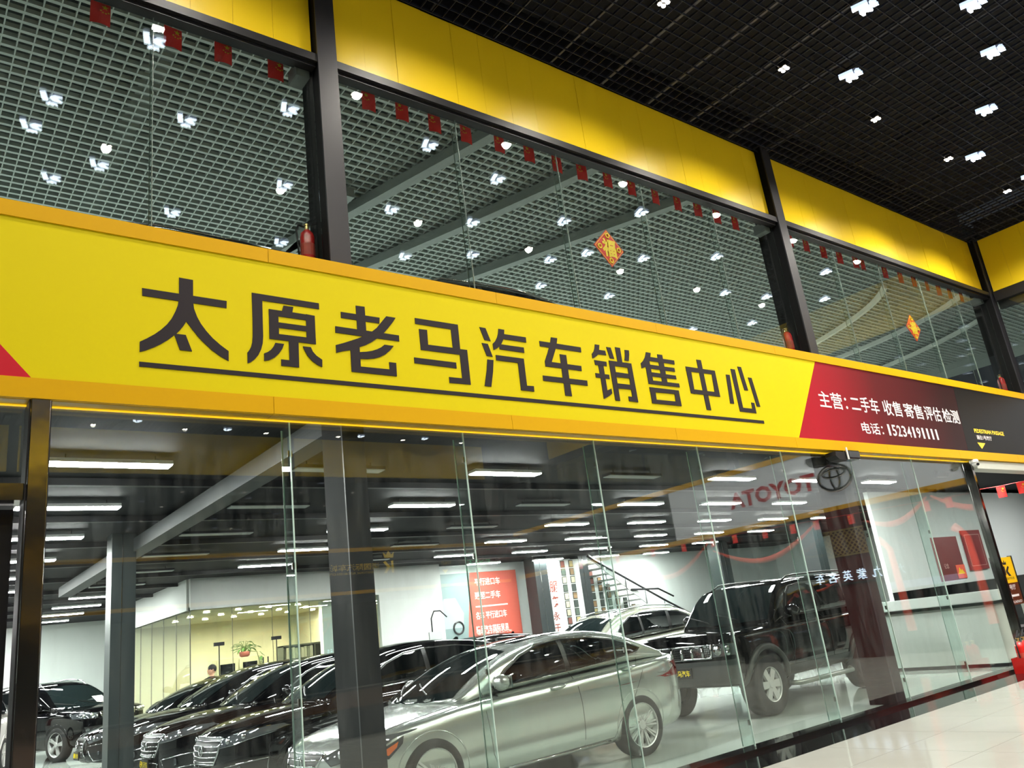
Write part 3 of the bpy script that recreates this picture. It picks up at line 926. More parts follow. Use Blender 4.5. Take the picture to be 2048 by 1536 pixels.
# long ceiling panels of the showroom
pl = {}
for lit in (1, 0):
    p0 = thing('ceiling_light', '', 'lamp', (0, 0, 0), world=False)
    MB().box(0, 1.12, 0, .18, 0.012, 0.05).build('housing', M_BLACK if not lit else mat('white_housing', srgb(230, 230, 230), .5), p0)
    MB().box(0.006, 1.114, .006, .174, 0, 0.013).build('diffuser', M_LIT if lit else M_UNLIT, p0)
    for e in (0.15, 0.97):
        MB().cyl((e, .09, .05), (e, .09, .11), .006, 6).build('hanger', M_BLACK, p0)
    pl[lit] = [p0, 0]
for j in range(10):
    for i in range(-2, 9):
        lit = 1 if (i % 2 == 0 or i >= 5 or j >= 6) else 0
        x, y = 1.22 + 2.46 * i, 8.46 + 2.2 * j
        if y > 19.0 and 4.5 < x < 12.5 or y > 20 and x > 5 or j < 2 and i > 6:
            continue
        p0, used = pl[lit]
        o = p0 if not used else dup(p0, (0, 0, 0))
        pl[lit][1] = 1
        o.location = (x, y, 3.585)
        o['label'] = '%s long ceiling panel light, %s row behind the glass, %s from the left' % ('lit white' if lit else 'unlit grey', nth(j), nth(i + 2))
        o['group'] = 'long panel lights of the showroom ceiling'

# fill lights added out of view to brighten the upper ceiling by floor bounce
for i in range(7):
    for j in range(2):
        t = thing('upper_fill_light', 'unseen fill light added in the upper showroom, %s from the left in the %s row' % (nth(i), nth(j)), 'lamp', (-7 + i * 5.4, 15.2 + j * 4.5, GZ - .02),
                  'added fill lights of the upper showroom')
        x, y = -7 + i * 5.4, 15.2 + j * 4.5
        MB().lathe([(.10, GZ - .02), (.12, GZ - .02), (.12, GZ + .05), (.10, GZ + .05)], n=16, c=(x, y, 0)).build('light_rim', mat('rim_white', srgb(190, 195, 192), .5), t)
        lamp('upper_fill_lamp', 'AREA', (x, y, GZ - .03), UPPER_FILL_WATTS, (.95, 1, .97), t, 0.6, 0.6)
# ================================================================ cars
# local frame of a car: nose at x = 0 pointing to -x, tail at x = length, wheels on z = 0
TYRE = mat('tyre_rubber', srgb(20, 20, 21), 0.7)
RIM = mat('alloy_silver', (0.70, 0.71, 0.70), 0.35, 0.35)
TINT = mat('dark_tinted_glass', srgb(10, 13, 14), 0.02, spec=0.75)
SHADE = mat('windscreen_glass', srgb(22, 30, 31), 0.015, spec=0.8)
TRIMK = mat('black_car_trim', srgb(14, 14, 15), 0.35)
CHR = M_CHROME
LAMP_G = mat('headlamp_glass', srgb(120, 126, 130), 0.05, 0.65, coat=1.0)
TAIL = mat('tail_lamp_red', srgb(120, 14, 12), 0.1, coat=0.8)
AMBER = mat('amber_lens', srgb(226, 104, 20), 0.2, coat=0.8)
PLATE = mat('black_plate', srgb(20, 20, 18), 0.4)
PLATE_TXT = mat('plate_yellow', srgb(240, 214, 20), 0.5, emit=srgb(240, 214, 20), emit_s=0.2)
P_SILVER = mat('silver_champagne_paint', srgb(222, 228, 223), 0.17, 0.72, coat=0.5, spec=0.2)
P_BLACK = mat('black_gloss_paint', srgb(6, 6, 8), 0.4, 0.0, coat=1.0, spec=0.0)
P_BEIGE = mat('beige_silver_paint', srgb(200, 202, 184), 0.2, 0.65, coat=0.5, spec=0.2)
P_WHITE = mat('white_gloss_paint', srgb(230, 232, 230), 0.25, 0.0, coat=0.9)
P_GREY = mat('grey_gloss_paint', srgb(78, 82, 82), 0.25, 0.4, coat=0.9)


def ev(pts, x):
    if x <= pts[0][0]:
        return pts[0][1]
    for (a, va), (b, vb) in zip(pts, pts[1:]):
        if x <= b:
            t = (x - a) / (b - a)
            return va + (vb - va) * t
    return pts[-1][1]


def subsurf_mesh(mb, levels, cutter=None):
    me = bpy.data.meshes.new('tmp')
    me.from_pydata(mb.v, [], mb.f)
    me.polygons.foreach_set('use_smooth', [True] * len(me.polygons))
    o = bpy.data.objects.new('tmp', me)
    COL.objects.link(o)
    s = o.modifiers.new('s', 'SUBSURF')
    s.levels = levels
    s.render_levels = levels
    co = None
    if cutter is not None:
        cme = bpy.data.meshes.new('tmpc')
        cme.from_pydata(cutter.v, [], cutter.f)
        co = bpy.data.objects.new('tmpc', cme)
        COL.objects.link(co)
        b = o.modifiers.new('b', 'BOOLEAN')
        b.operation = 'DIFFERENCE'
        b.solver = 'EXACT'
        b.object = co
    dg = bpy.context.evaluated_depsgraph_get()
    res = bpy.data.meshes.new_from_object(o.evaluated_get(dg), depsgraph=dg)
    bpy.data.objects.remove(o)
    if co:
        bpy.data.objects.remove(co)
    return res


class CarShape:
    def __init__(self, s):
        self.s = s
        L, W = s['L'], s['W']
        fr = [0, .02, .07, .16, .30, .50, .75, 1.05]
        rr_ = [L - x for x in (0, .02, .07, .16, .32, .6, .95)][::-1]
        mid = []
        x = 1.4
        while x < L - 1.15:
            mid.append(x)
            x += .38
        xs = fr + mid + rr_
        low = MB()
        rows = []
        nf, nr = s.get('nf', 3.2), s.get('nr', 4.0)
        xf, xr = s.get('xf', .75), s.get('xr', .5)
        for x in xs:
            tf = min(1, max(.002, x) / xf)
            tr = min(1, max(.002, L - x) / xr)
            f = min((1 - (1 - tf) ** 2) ** (1 / nf), (1 - (1 - tr) ** 2) ** (1 / nr))
            w = W / 2 * f * (1 - s.get('taper', .05) * ((x / L - .5) * 2) ** 2)
            zt, zb = ev(s['top'], x), ev(s['bot'], x)
            h = zt - zb
            cr = s.get('crown', .035)
            sh = s.get('shoulder', .05)
            half = [(0, zb), (w * .78, zb), (w * .93, zb + .03), (w * .985, zb + .24 * h), (w * 1.0, zb + .50 * h), (w * .995, zb + .74 * h),
                    (w * .978, zt - sh * 1.6), (w * .94, zt - sh * .45), (w * .80, zt - .002), (w * .42, zt + cr * .8), (0, zt + cr)]
            rows.append([(x, -y, z) for y, z in half] + [(x, y, z) for y, z in half[-2:0:-1]])
        n = len(rows[0])
        vs = [p for r in rows for p in r]
        fs = []
        for i in range(len(rows) - 1):
            for k in range(n):
                l = (k + 1) % n
                fs.append((i * n + k, (i + 1) * n + k, (i + 1) * n + l, i * n + l))
        m = len(rows) - 1
        for k in range(n // 2 - 1):
            a, b = k + 1, (n - k - 1)
            # caps as strips of quads
        half_n = n // 2
        for base, flip in ((0, False), (m * n, True)):
            idx = [base + k for k in range(n)]
            for k in range(half_n):
                a, b = idx[k], idx[(k + 1)]
                c, d = idx[(n - k - 1) % n], idx[(n - k) % n]
                q = [a, b, c, d]
                q2 = []
                for v in q:
                    if v not in q2:
                        q2.append(v)
                if len(q2) >= 3:
                    fs.append(tuple(q2 if not flip else q2[::-1]))
        low.add(vs, fs)
        self.lower_mb = low
        # greenhouse
        gh = MB()
        roof = s['roof']
        gx = []
        for (a, _), (b, _) in zip(roof, roof[1:]):
            gx += [a + (b - a) * t for t in (0, .5)]
        gx.append(roof[-1][0])
        self.rows_g = []
        bow, rbow = s.get('bow', .16), s.get('rbow', .12)
        xm = (roof[0][0] + roof[-1][0]) / 2
        tum = s.get('tumble', .34)
        for x in gx:
            zt = ev(roof, x)
            zb = ev(s['top'], x) - .03
            h = max(.012, zt - zb)
            wb = W / 2 * s.get('ghw', .90) * (1 - .04 * ((x - xm) / 1.5) ** 2)
            cr = s.get('roofcrown', .05) * min(1, h / .3)
            wt = wb - tum * h
            half = [(wb, zb - .02), (wb - tum * h * .33, zb + .36 * h), (wb - tum * h * .68, zb + .72 * h), (wt * 1.0, zb + .92 * h), (wt * .90, zt + cr * .25), (wt * .5, zt + cr * .8), (0, zt + cr)]
            row = []
            ff = max(0, min(1, (roof[s.get('iw', 3)][0] - x) / (roof[s.get('iw', 3)][0] - roof[0][0])))
            rf = max(0, min(1, (x - roof[s.get('ir', -4)][0]) / (roof[-1][0] - roof[s.get('ir', -4)][0])))
            for y, z in half:
                k = 1 - (y / wb) ** 2
                row.append((x - bow * k * ff + rbow * k * rf, y, z))
            self.rows_g.append([(a, -b, c) for a, b, c in row] + [(a, b, c) for a, b, c in row[-2::-1]])
        n = len(self.rows_g[0])
        vs = [p for r in self.rows_g for p in r]
        fs = []
        for i in range(len(gx) - 1):
            for k in range(n - 1):
                fs.append((i * n + k, (i + 1) * n + k, (i + 1) * n + k + 1, i * n + k + 1))
            fs.append((i * n + n - 1, (i + 1) * n + n - 1, (i + 1) * n, i * n))
        m = len(gx) - 1
        fs.append(tuple(range(n - 1, -1, -1))[::-1])
        fs.append(tuple(m * n + k for k in range(n))[::-1])
        gh.add(vs, fs)
        self.green_mb = gh
        r = s['r']
        cut = MB()
        for ax in (s['fo'], s['fo'] + s['wb']):
            for sd in (-1, 1):
                cut.cyl((ax, sd * (W / 2 + .1), r + .005), (ax, sd * (W / 2 - .30), r + .005), r + s.get('gap', .055), 40)
        g = subsurf_mesh(gh, 2)
        l0 = subsurf_mesh(low, 2)
        self.lower = subsurf_mesh(low, 2, cut)
        self.green = g
        bm = bmesh.new()
        bm.from_mesh(g)
        bm.from_mesh(l0)
        self.bvh = BVHTree.FromBMesh(bm)
        bm.free()
        bmesh_l = bmesh.new()
        bmesh_l.from_mesh(l0)
        self.bvh_low = BVHTree.FromBMesh(bmesh_l)
        bmesh_l.free()

    def proj(self, a, b, view, side=-1, off=0.004):
        """view 'side': (x, z) seen from the side; 'front' / 'rear': (y, z); 'top': (x, y)"""
        if view == 'side':
            o, d = Vector((a, side * 3, b)), Vector((0, -side, 0))
        elif view == 'front':
            o, d = Vector((-2, a, b)), Vector((1, 0, 0))
        elif view == 'rear':
            o, d = Vector((self.s['L'] + 2, a, b)), Vector((-1, 0, 0))
        else:
            o, d = Vector((a, b, 4)), Vector((0, 0, -1))
        hit, nrm, _i, _d = self.bvh.ray_cast(o, d)
        if hit is None:
            q = o + d * 2.2
            hit, nrm, _i, _d = self.bvh.find_nearest(q)
        if nrm.dot(d) > 0:
            nrm = -nrm
        return hit + nrm * off

    def patch(self, poly, view, side=-1, off=0.004, step=0.09):
        bm = bmesh.new()
        vs = [bm.verts.new((p[0], p[1], 0)) for p in poly]
        bm.faces.new(vs)
        bmesh.ops.triangulate(bm, faces=list(bm.faces))
        for _ in range(5):
            es = [e for e in bm.edges if e.calc_length() > step]
            if not es:
                break
            bmesh.ops.subdivide_edges(bm, edges=es, cuts=1)
            bmesh.ops.triangulate(bm, faces=[f for f in bm.faces if len(f.verts) > 3])
        bm.verts.index_update()
        mb = MB()
        pts = [self.proj(v.co.x, v.co.y, view, side, off) for v in bm.verts]
        fs = [[v.index for v in f.verts] for f in bm.faces]
        if fs:
            i, j, k = fs[0][:3]
            n = (pts[j] - pts[i]).cross(pts[k] - pts[i])
            out = {'side': Vector((0, side, 0)), 'front': Vector((-1, 0, 0)), 'rear': Vector((1, 0, 0)), 'top': Vector((0, 0, 1))}[view]
            if n.dot(out) < 0:
                fs = [f[::-1] for f in fs]
        mb.add(pts, fs)
        bm.free()
        return mb

    def line(self, pts, view, r, side=-1, off=0.002, n=6, closed=False, step=.08):
        d = []
        q = list(pts) + ([pts[0]] if closed else [])
        for (a, b) in zip(q, q[1:]):
            m = max(1, int(math.hypot(b[0] - a[0], b[1] - a[1]) / step))
            d += [(a[0] + (b[0] - a[0]) * t / m, a[1] + (b[1] - a[1]) * t / m) for t in range(m)]
        if not closed:
            d.append(q[-1])
        return MB().tube([self.proj(a, b, view, side, off) for a, b in d], r, n, closed=closed)


def wheel_meshes(r, w, rr, kind):
    """tyre and rim centred on the axle, outer face to -y"""
    ty = MB().lathe([(rr * .98, -w / 2 + .012), (rr + .01, -w / 2), (r * .93, -w / 2 - .004), (r * .985, -w / 2 + .018), (r, -w / 2 + .05), (r, w / 2 - .05), (r * .985, w / 2 - .018), (r * .93, w / 2), (rr, w / 2)], axis='y', n=36, caps=False)
    rm = MB()
    rm.lathe([(rr * .97, -w / 2 + .05), (rr * .985, -w / 2 + .006), (rr + .006, -w / 2 - .002), (rr + .006, -w / 2 + .014), (rr * .9, -w / 2 + .06), (rr * .86, w / 2 - .06)], axis='y', n=36, caps=False)
    y0 = -w / 2 + .012
    if kind == 'multi':
        ang = []
        for k in range(10):
            a = 2 * PI * k / 10
            ang += [(a - .085, .010), (a + .085, .010)]
    elif kind == 'five':
        ang = [(2 * PI * k / 5, .030) for k in range(5)] + [(2 * PI * k / 5 + .25, .012) for k in range(5)]
    else:
        ang = [(2 * PI * k / 6, .042) for k in range(6)]
    for a, hw in ang:
        ca, sa = math.cos(a), math.sin(a)
        def P(rad, t, y):
            return (rad * ca - t * sa, y, rad * sa + t * ca)
        r0, r1 = rr * .2, rr * .985
        k1 = hw * (1.0 if kind != 'six' else 1.25)
        vs = [P(r0, -hw, y0 + .004), P(r0, hw, y0 + .004), P(r1, k1, y0 + .004), P(r1, -k1, y0 + .004),
              P(r0, -hw, y0 + .045), P(r0, hw, y0 + .045), P(r1, k1, y0 + .035), P(r1, -k1, y0 + .035)]
        rm.add(vs, [(0, 1, 2, 3), (7, 6, 5, 4), (0, 4, 5, 1), (1, 5, 6, 2), (2, 6, 7, 3), (3, 7, 4, 0)])
    rm.lathe([(.0, y0 - .004), (rr * .20, y0 - .002), (rr * .25, y0 + .012), (rr * .25, y0 + .05)], axis='y', n=20)
    dk = MB().lathe([(rr * .9, y0 + .06), (rr * .9, y0 + .075), (.02, y0 + .075), (.01, y0 + .06)], axis='y', n=24)
    return ty, rm, dk


def build_car(s, name, label, group=None):
    sp = CarShape(s)
    root = thing(name, label, 'car', (0, 0, 0), group, world=False)
    L, W = s['L'], s['W']
    paint = s['paint']
    # body: lower shell and cabin in one mesh
    bm = bmesh.new()
    bm.from_mesh(sp.lower)
    bm.from_mesh(sp.green)
    me = bpy.data.meshes.new('body')
    bm.to_mesh(me)
    bm.free()
    me.materials.append(paint)
    ob = link('body', me, root)
    # windows
    for sd in (-1, 1):
        sp.patch(s['dlo'], 'side', sd, .009, .06).build('window_frame', TRIMK, root, smooth=True)
        for p in s['panes']:
            sp.patch(p, 'side', sd, .014, .06).build('side_window', TINT, root, smooth=True)
        sp.line(s['dlo'], 'side', s.get('trim_r', .009), sd, .009, closed=True).build('window_trim', s.get('trim', CHR), root, smooth=True)
        for ln in s.get('seams', []):
            sp.line(ln, 'side', .0035, sd, .0005, 5).build('door_seam', TRIMK, root)
        for (hx, hz) in s['handles']:
            a = sp.proj(hx - .10, hz, 'side', sd, .004)
            b = sp.proj(hx + .11, hz + .012, 'side', sd, .004)
            o = Vector((0, sd * .032, 0))
            MB().tube([a, a + o + Vector((.03, 0, 0)), (a + b) / 2 + o * 1.1, b + o - Vector((.03, 0, 0)), b], [.012, .016, .017, .015, .010], 8).build('door_handle', s.get('handle_m', CHR if paint is P_BLACK else paint), root, smooth=True)
        # mirror
        mx, mz = s['mirror']
        a = sp.proj(mx, mz, 'side', sd, 0)
        c = a + Vector((-.03, sd * .13, .06))
        mm = MB()
        mm.ball(c, .075, .12, .085, 14)
        mir = mm.build('mirror', s.get('mirror_m', paint), root, smooth=True)
        MB().tube([a - Vector((0, sd * .05, .02)), c - Vector((0, sd * .03, .06))], [.035, .03], 8).build('mirror_arm', TRIMK, mir, smooth=True)
        MB().box(c.x + .066, c.x + .078, c.y - .095, c.y + .095, c.z - .06, c.z + .06).build('mirror_glass', CHR, mir)
        # lamps
        hl = sp.patch([(y * (1 if sd > 0 else -1), z) for y, z in s['headlight']], 'front', off=.006, step=.06).build('headlight', LAMP_G, root, smooth=True)
        rimh = sp.line([(y * (1 if sd > 0 else -1), z) for y, z in s['headlight']], 'front', .006, off=.006, closed=True).build('headlight_rim', s.get('lamp_rim', TRIMK), hl)
        for (ly, lz, lr) in s.get('lenses', []):
            p = sp.proj(ly * sd, lz, 'front', off=.004)
            MB().ball(p, .03, lr, lr, 12).build('lens', CHR, hl, smooth=True)
        if 'lamp_side' in s:
            sp.patch(s['lamp_side'], 'side', sd, .007, .05).build('headlight_side', TRIMK, hl, smooth=True)
        if 'amber' in s:
            sp.patch(s['amber'], 'side', sd, .009, .05).build('side_marker', AMBER, hl, smooth=True)
        sp.patch([(y * (1 if sd > 0 else -1), z) for y, z in s['taillight']], 'rear', off=.006, step=.06).build('tail_light', TAIL, root, smooth=True)
        if 'tail_side' in s:
            sp.patch(s['tail_side'], 'side', sd, .008, .05).build('tail_light', TAIL, root, smooth=True)
        if 'sill' in s:
            sp.patch(s['sill'], 'side', sd, .006, .12).build('sill_cover', TRIMK if s.get('clad') else paint, root, smooth=True)
        if 'sill_line' in s:
            sp.line(s['sill_line'], 'side', .010, sd, .006).build('sill_trim', s.get('trim', CHR), root, smooth=True)
        if s.get('fuel') and sd == -1:
            fx_, fz_ = s['fuel']
            sp.line([(fx_ - .085, fz_ - .07), (fx_ + .07, fz_ - .08), (fx_ + .095, fz_ + .05), (fx_ - .055, fz_ + .07)], 'side', .003, sd, .0005, 5, closed=True).build('fuel_flap', TRIMK, root)
        # arches
        for ax in (s['fo'], s['fo'] + s['wb']):
            rr2 = s['r'] + s.get('gap', .055) + (.03 if s.get('clad') else .004)
            arc = [(ax + rr2 * math.cos(t), s['r'] + rr2 * math.sin(t)) for t in [PI * k / 18 * 1.10 - .16 for k in range(19)]]
            arc = [p for p in arc if p[1] > .12]
            if s.get('clad'):
                pts = [sp.proj(a, b, 'side', sd, .0) for a, b in arc]
                mb = MB().tube(pts, .048, 8)
                mb.build('wheel_arch_flare', s.get('flare_m', TRIMK), root, smooth=True)
            else:
                sp.line(arc, 'side', .007, sd, .0).build('wheel_arch_lip', paint, root, smooth=True)
    sp.patch(s['windshield'], 'front', off=.006, step=.10).build('windshield', SHADE, root, smooth=True)
    sp.patch(s['rearglass'], 'rear', off=.006, step=.10).build('rear_window', TINT, root, smooth=True)
    if 'sunroof' in s:
        sp.patch(s['sunroof'], 'top', off=.005, step=.1).build('sunroof', TINT, root, smooth=True)
    if 'hood_seam' in s:
        for sd in (1, -1):
            sp.line([(x, y * sd) for x, y in s['hood_seam']], 'top', .004, off=.0).build('hood_seam', TRIMK, root)
    # wipers
    for y in (-.25, .3):
        wz = s['windshield'][0][1] + .03
        sp.line([(y, wz), (y + .42, wz + .10)], 'front', .008, off=.016).build('wiper', TRIMK, root)
    # front end
    gr = sp.patch(s['grille'], 'front', off=.006, step=.07).build('grille', s.get('grille_m', TRIMK), root, smooth=True)
    if s.get('grille_rim', True):
        sp.line(s['grille'], 'front', s.get('grille_rim_r', .011), off=.008, closed=True).build('grille_rim', CHR, gr, smooth=True)
    for (y0, y1, z) in s.get('bars', []):
        sp.line([(y0, z), ((y0 + y1) / 2, z - .008), (y1, z)], 'front', .0095, off=.013).build('grille_bar', CHR, gr, smooth=True)
    for (y, z0, z1, r) in s.get('vbars', []):
        sp.line([(y, z0), (y, z1)], 'front', r, off=.014).build('grille_bar', CHR, gr, smooth=True)
    if 'mesh' in s:
        mb = MB()
        y0, y1, z0, z1, st_ = s['mesh']
        k = 0
        while z0 + k * st_ < z1:
            mb2 = sp.line([(y0, z0 + k * st_), (y1, z0 + k * st_)], 'front', .004, off=.010, n=4)
            mb.add(mb2.v, mb2.f)
            k += 1
        k = 0
        while y0 + k * st_ < y1:
            mb2 = sp.line([(y0 + k * st_, z0), (y0 + k * st_, z1)], 'front', .004, off=.010, n=4)
            mb.add(mb2.v, mb2.f)
            k += 1
        mb.build('grille_mesh', s.get('mesh_m', CHR), gr, kind='stuff')
    if 'emblem' in s:
        ey, ez, er = s['emblem']
        p = sp.proj(ey, ez, 'front', off=.022)
        pts = [(p.x, p.y + er * math.cos(2 * PI * k / 20), p.z + er * .8 * math.sin(2 * PI * k / 20)) for k in range(20)]
        mb = MB().tube(pts, .008, 6, closed=True)
        mb.tube([(p.x, p.y - er * .3, p.z + er * .6), (p.x, p.y - er * .05, p.z - er * .45), (p.x, p.y + er * .6, p.z - er * .3)], .008, 6)
        mb.build('emblem', CHR, gr, smooth=True)
    for poly, m_ in s.get('intakes', []):
        for sd in (1, -1):
            q = [(y * sd, z) for y, z in poly]
            ik = sp.patch(q, 'front', off=.006, step=.07).build('air_intake', m_, root, smooth=True)
            if s.get('intake_rim'):
                sp.line(q, 'front', .008, off=.008, closed=True).build('intake_rim', CHR, ik, smooth=True)
            if all(abs(y) < 1e-6 or True for y, z in poly) and min(y for y, z in poly) < 0:
                break
    for (fy, fz, r_) in s.get('fogs', []):
        for sd in (1, -1):
            p = sp.proj(fy * sd, fz, 'front', off=.01)
            MB().cyl(p, p + Vector((-.02, 0, 0)), r_, 14).build('fog_lamp', LAMP_G, root, smooth=False)
    # number plate with the dealer's lettering
    if 'plate' in s:
        pz = s['plate']
        p = sp.proj(0, pz, 'front', off=.02)
        xx = min(p.x, sp.proj(.2, pz + .07, 'front', off=.0).x, sp.proj(0, pz + .07, 'front', off=0).x) - .012
        pl_ = MB().box(xx, xx + .012, -.22, .22, pz - .07, pz + .07).build('number_plate', PLATE, root)
        e = .012
        MB().box(xx - .003, xx, -.22, .22, pz + .07 - e, pz + .07).box(xx - .003, xx, -.22, .22, pz - .07, pz - .07 + e).box(xx - .003, xx, -.22, -.22 + e, pz - .07, pz + .07).box(xx - .003, xx, .22 - e, .22, pz - .07, pz + .07).build('plate_border', PLATE, pl_)
        text_on('老马汽车', (xx - .002, .10, pz - .042), (0, -1, 0), (0, 0, 1), .29, .085, PLATE_TXT, pl_, .015)
        c = [(xx - .004, .155 + .04 * math.cos(2 * PI * k / 16), pz + .04 * math.sin(2 * PI * k / 16)) for k in range(16)]
        MB().tube(c, .005, 5, closed=True).tube([(xx - .004, .125, pz), (xx - .004, .185, pz)], .008, 5).build('plate_logo', PLATE_TXT, pl_)
    # wheels
    ty, rm, dk = wheel_meshes(s['r'], s.get('tw', .225), s['rr'], s['rim'])
    first_ = None
    for ax in (s['fo'], s['fo'] + s['wb']):
        for sd in (-1, 1):
            if first_ is None:
                wl = ty.build('wheel', TYRE, root, smooth=True)
                a = rm.build('rim', s.get('rim_m', RIM), wl)
                b = dk.build('brake_disc', mat('brake_disc_dark', srgb(40, 40, 40), .4, .6), wl)
                first_ = (wl.data, a.data, b.data)
            else:
                wl = link('wheel', first_[0], root)
                link('rim', first_[1], wl)
                link('brake_disc', first_[2], wl)
            wl.location = (ax, sd * (W / 2 - s.get('tw', .225) / 2 - .012), s['r'])
            if sd > 0:
                wl.rotation_euler = (0, 0, PI)
    if 'rails' in s:
        (xa, xb, ry) = s['rails']
        for sd in (-1, 1):
            pts = [sp.proj(xa + (xb - xa) * t, sd * ry, 'top', off=.0) for t in [k / 12 for k in range(13)]]
            pts = [p + Vector((0, 0, .05 if 0 < i < 12 else 0)) for i, p in enumerate(pts)]
            MB().tube(pts, .016, 8).build('roof_rail', s.get('rail_m', CHR), root, smooth=True)
    if s.get('antenna'):
        p = sp.proj(*s['antenna'], 'top', off=-.005)
        MB().prism([p + Vector((-.07, 0, 0)), p + Vector((.07, 0, 0)), p + Vector((.06, 0, .055)), p + Vector((.03, 0, .06))], (0, .02, 0)).build('antenna_fin', paint, root)
    if s.get('bumper_m'):
        sp.patch(s['bumper'], 'front', off=.012, step=.1).build('bumper_cover', s['bumper_m'], root, smooth=True)
    if s.get('step_bar'):
        for sd in (-1, 1):
            MB().tube([(s['fo'] + .55, sd * (W / 2 - .08), .36), (s['fo'] + .65, sd * (W / 2 + .02), .34), (s['fo'] + s['wb'] - .65, sd * (W / 2 + .02), .34), (s['fo'] + s['wb'] - .55, sd * (W / 2 - .08), .36)], .035, 8).build('step_bar', s['step_bar'], root, smooth=True)
    if s.get('sticker'):
        a = s['sticker']
        sp.patch([(a[0] - a[2], a[1] - a[3]), (a[0] + a[2], a[1] - a[3]), (a[0] + a[2], a[1] + a[3]), (a[0] - a[2], a[1] + a[3])], 'front', off=.012).build('price_sheet', mat('paper_white', srgb(236, 236, 232), .7), root)
    return root


SEDAN = dict(
    L=4.9, W=1.83, wb=2.82, fo=.97, r=.335, rr=.235, rim='multi', paint=P_SILVER, xf=.85, nf=3.0, xr=.6, nr=3.4, shoulder=.055,
    top=[(0, .52), (.03, .62), (.12, .70), (.35, .775), (.75, .84), (1.2, .90), (1.6, .94), (2.4, .965), (3.3, 1.0), (4.0, 1.035), (4.5, 1.06), (4.78, 1.05), (4.88, .98), (4.9, .90)],
    bot=[(0, .34), (.05, .25), (.3, .19), (1.0, .18), (4.0, .19), (4.6, .24), (4.85, .34), (4.9, .45)],
    roof=[(1.32, .915), (1.72, 1.13), (2.08, 1.285), (2.42, 1.38), (2.88, 1.43), (3.3, 1.438), (3.66, 1.395), (4.0, 1.29), (4.28, 1.16), (4.5, 1.05)], iw=3, ir=-5,
    dlo=[(1.78, 1.00), (2.8, 1.04), (3.6, 1.085), (3.98, 1.125), (4.06, 1.165), (3.92, 1.235), (3.66, 1.315), (3.3, 1.375), (2.9, 1.395), (2.55, 1.365), (2.25, 1.28), (2.0, 1.155)],
    panes=[[(1.86, 1.018), (2.83, 1.055), (2.83, 1.378), (2.56, 1.35), (2.27, 1.265), (2.03, 1.145)], [(2.90, 1.058), (3.6, 1.1), (3.66, 1.30), (3.3, 1.36), (2.90, 1.38)], [(3.64, 1.105), (3.96, 1.14), (4.03, 1.168), (3.90, 1.225), (3.70, 1.288)]],
    seams=[[(1.66, .98), (1.62, .80), (1.66, .40), (1.74, .24)], [(2.87, 1.04), (2.90, .7), (2.90, .26)], [(3.98, 1.12), (3.94, .92), (3.70, .62), (3.44, .42), (3.36, .27)], [(1.74, .24), (3.36, .27)]],
    handles=[(2.60, .90), (3.72, .965)], mirror=(1.86, .995), fuel=(4.28, .93),
    headlight=[(.40, .63), (.56, .70), (.72, .745), (.86, .77), (.80, .68), (.66, .60), (.50, .56)], lenses=[(.58, .645, .045), (.70, .68, .04)],
    amber=[(.44, .615), (.62, .69), (.60, .645), (.52, .585)], lamp_side=[(.34, .60), (.68, .735), (.66, .67), (.52, .555)],
    taillight=[(.45, .88), (.80, .90), (.90, .80), (.60, .78)], tail_side=[(4.50, .955), (4.80, .98), (4.88, .86), (4.74, .80)],
    windshield=[(-.66, .97), (-.3, .945), (0, .94), (.3, .945), (.66, .97), (.60, 1.16), (.52, 1.345), (0, 1.405), (-.52, 1.345), (-.60, 1.16)],
    rearglass=[(-.56, 1.10), (.56, 1.10), (.48, 1.33), (-.48, 1.33)], sunroof=[(2.45, -.40), (3.2, -.40), (3.2, .40), (2.45, .40)],
    hood_seam=[(.10, .62), (.5, .72), (1.3, .74)],
    grille=[(-.40, .66), (.40, .66), (.30, .52), (.36, .36), (.42, .24), (-.42, .24), (-.36, .36), (-.30, .52)], bars=[(-.34, .34, .61), (-.31, .31, .56), (-.29, .29, .50), (-.31, .31, .44), (-.33, .33, .38), (-.36, .36, .32)],
    emblem=(0, .585, .075), intakes=[([(.52, .42), (.80, .46), (.78, .34), (.55, .30)], TRIMK)], fogs=[(.66, .39, .04)],
    sill_line=[(1.45, .235), (3.3, .25)], antenna=(3.75, 0), sticker=None, plate=.40)

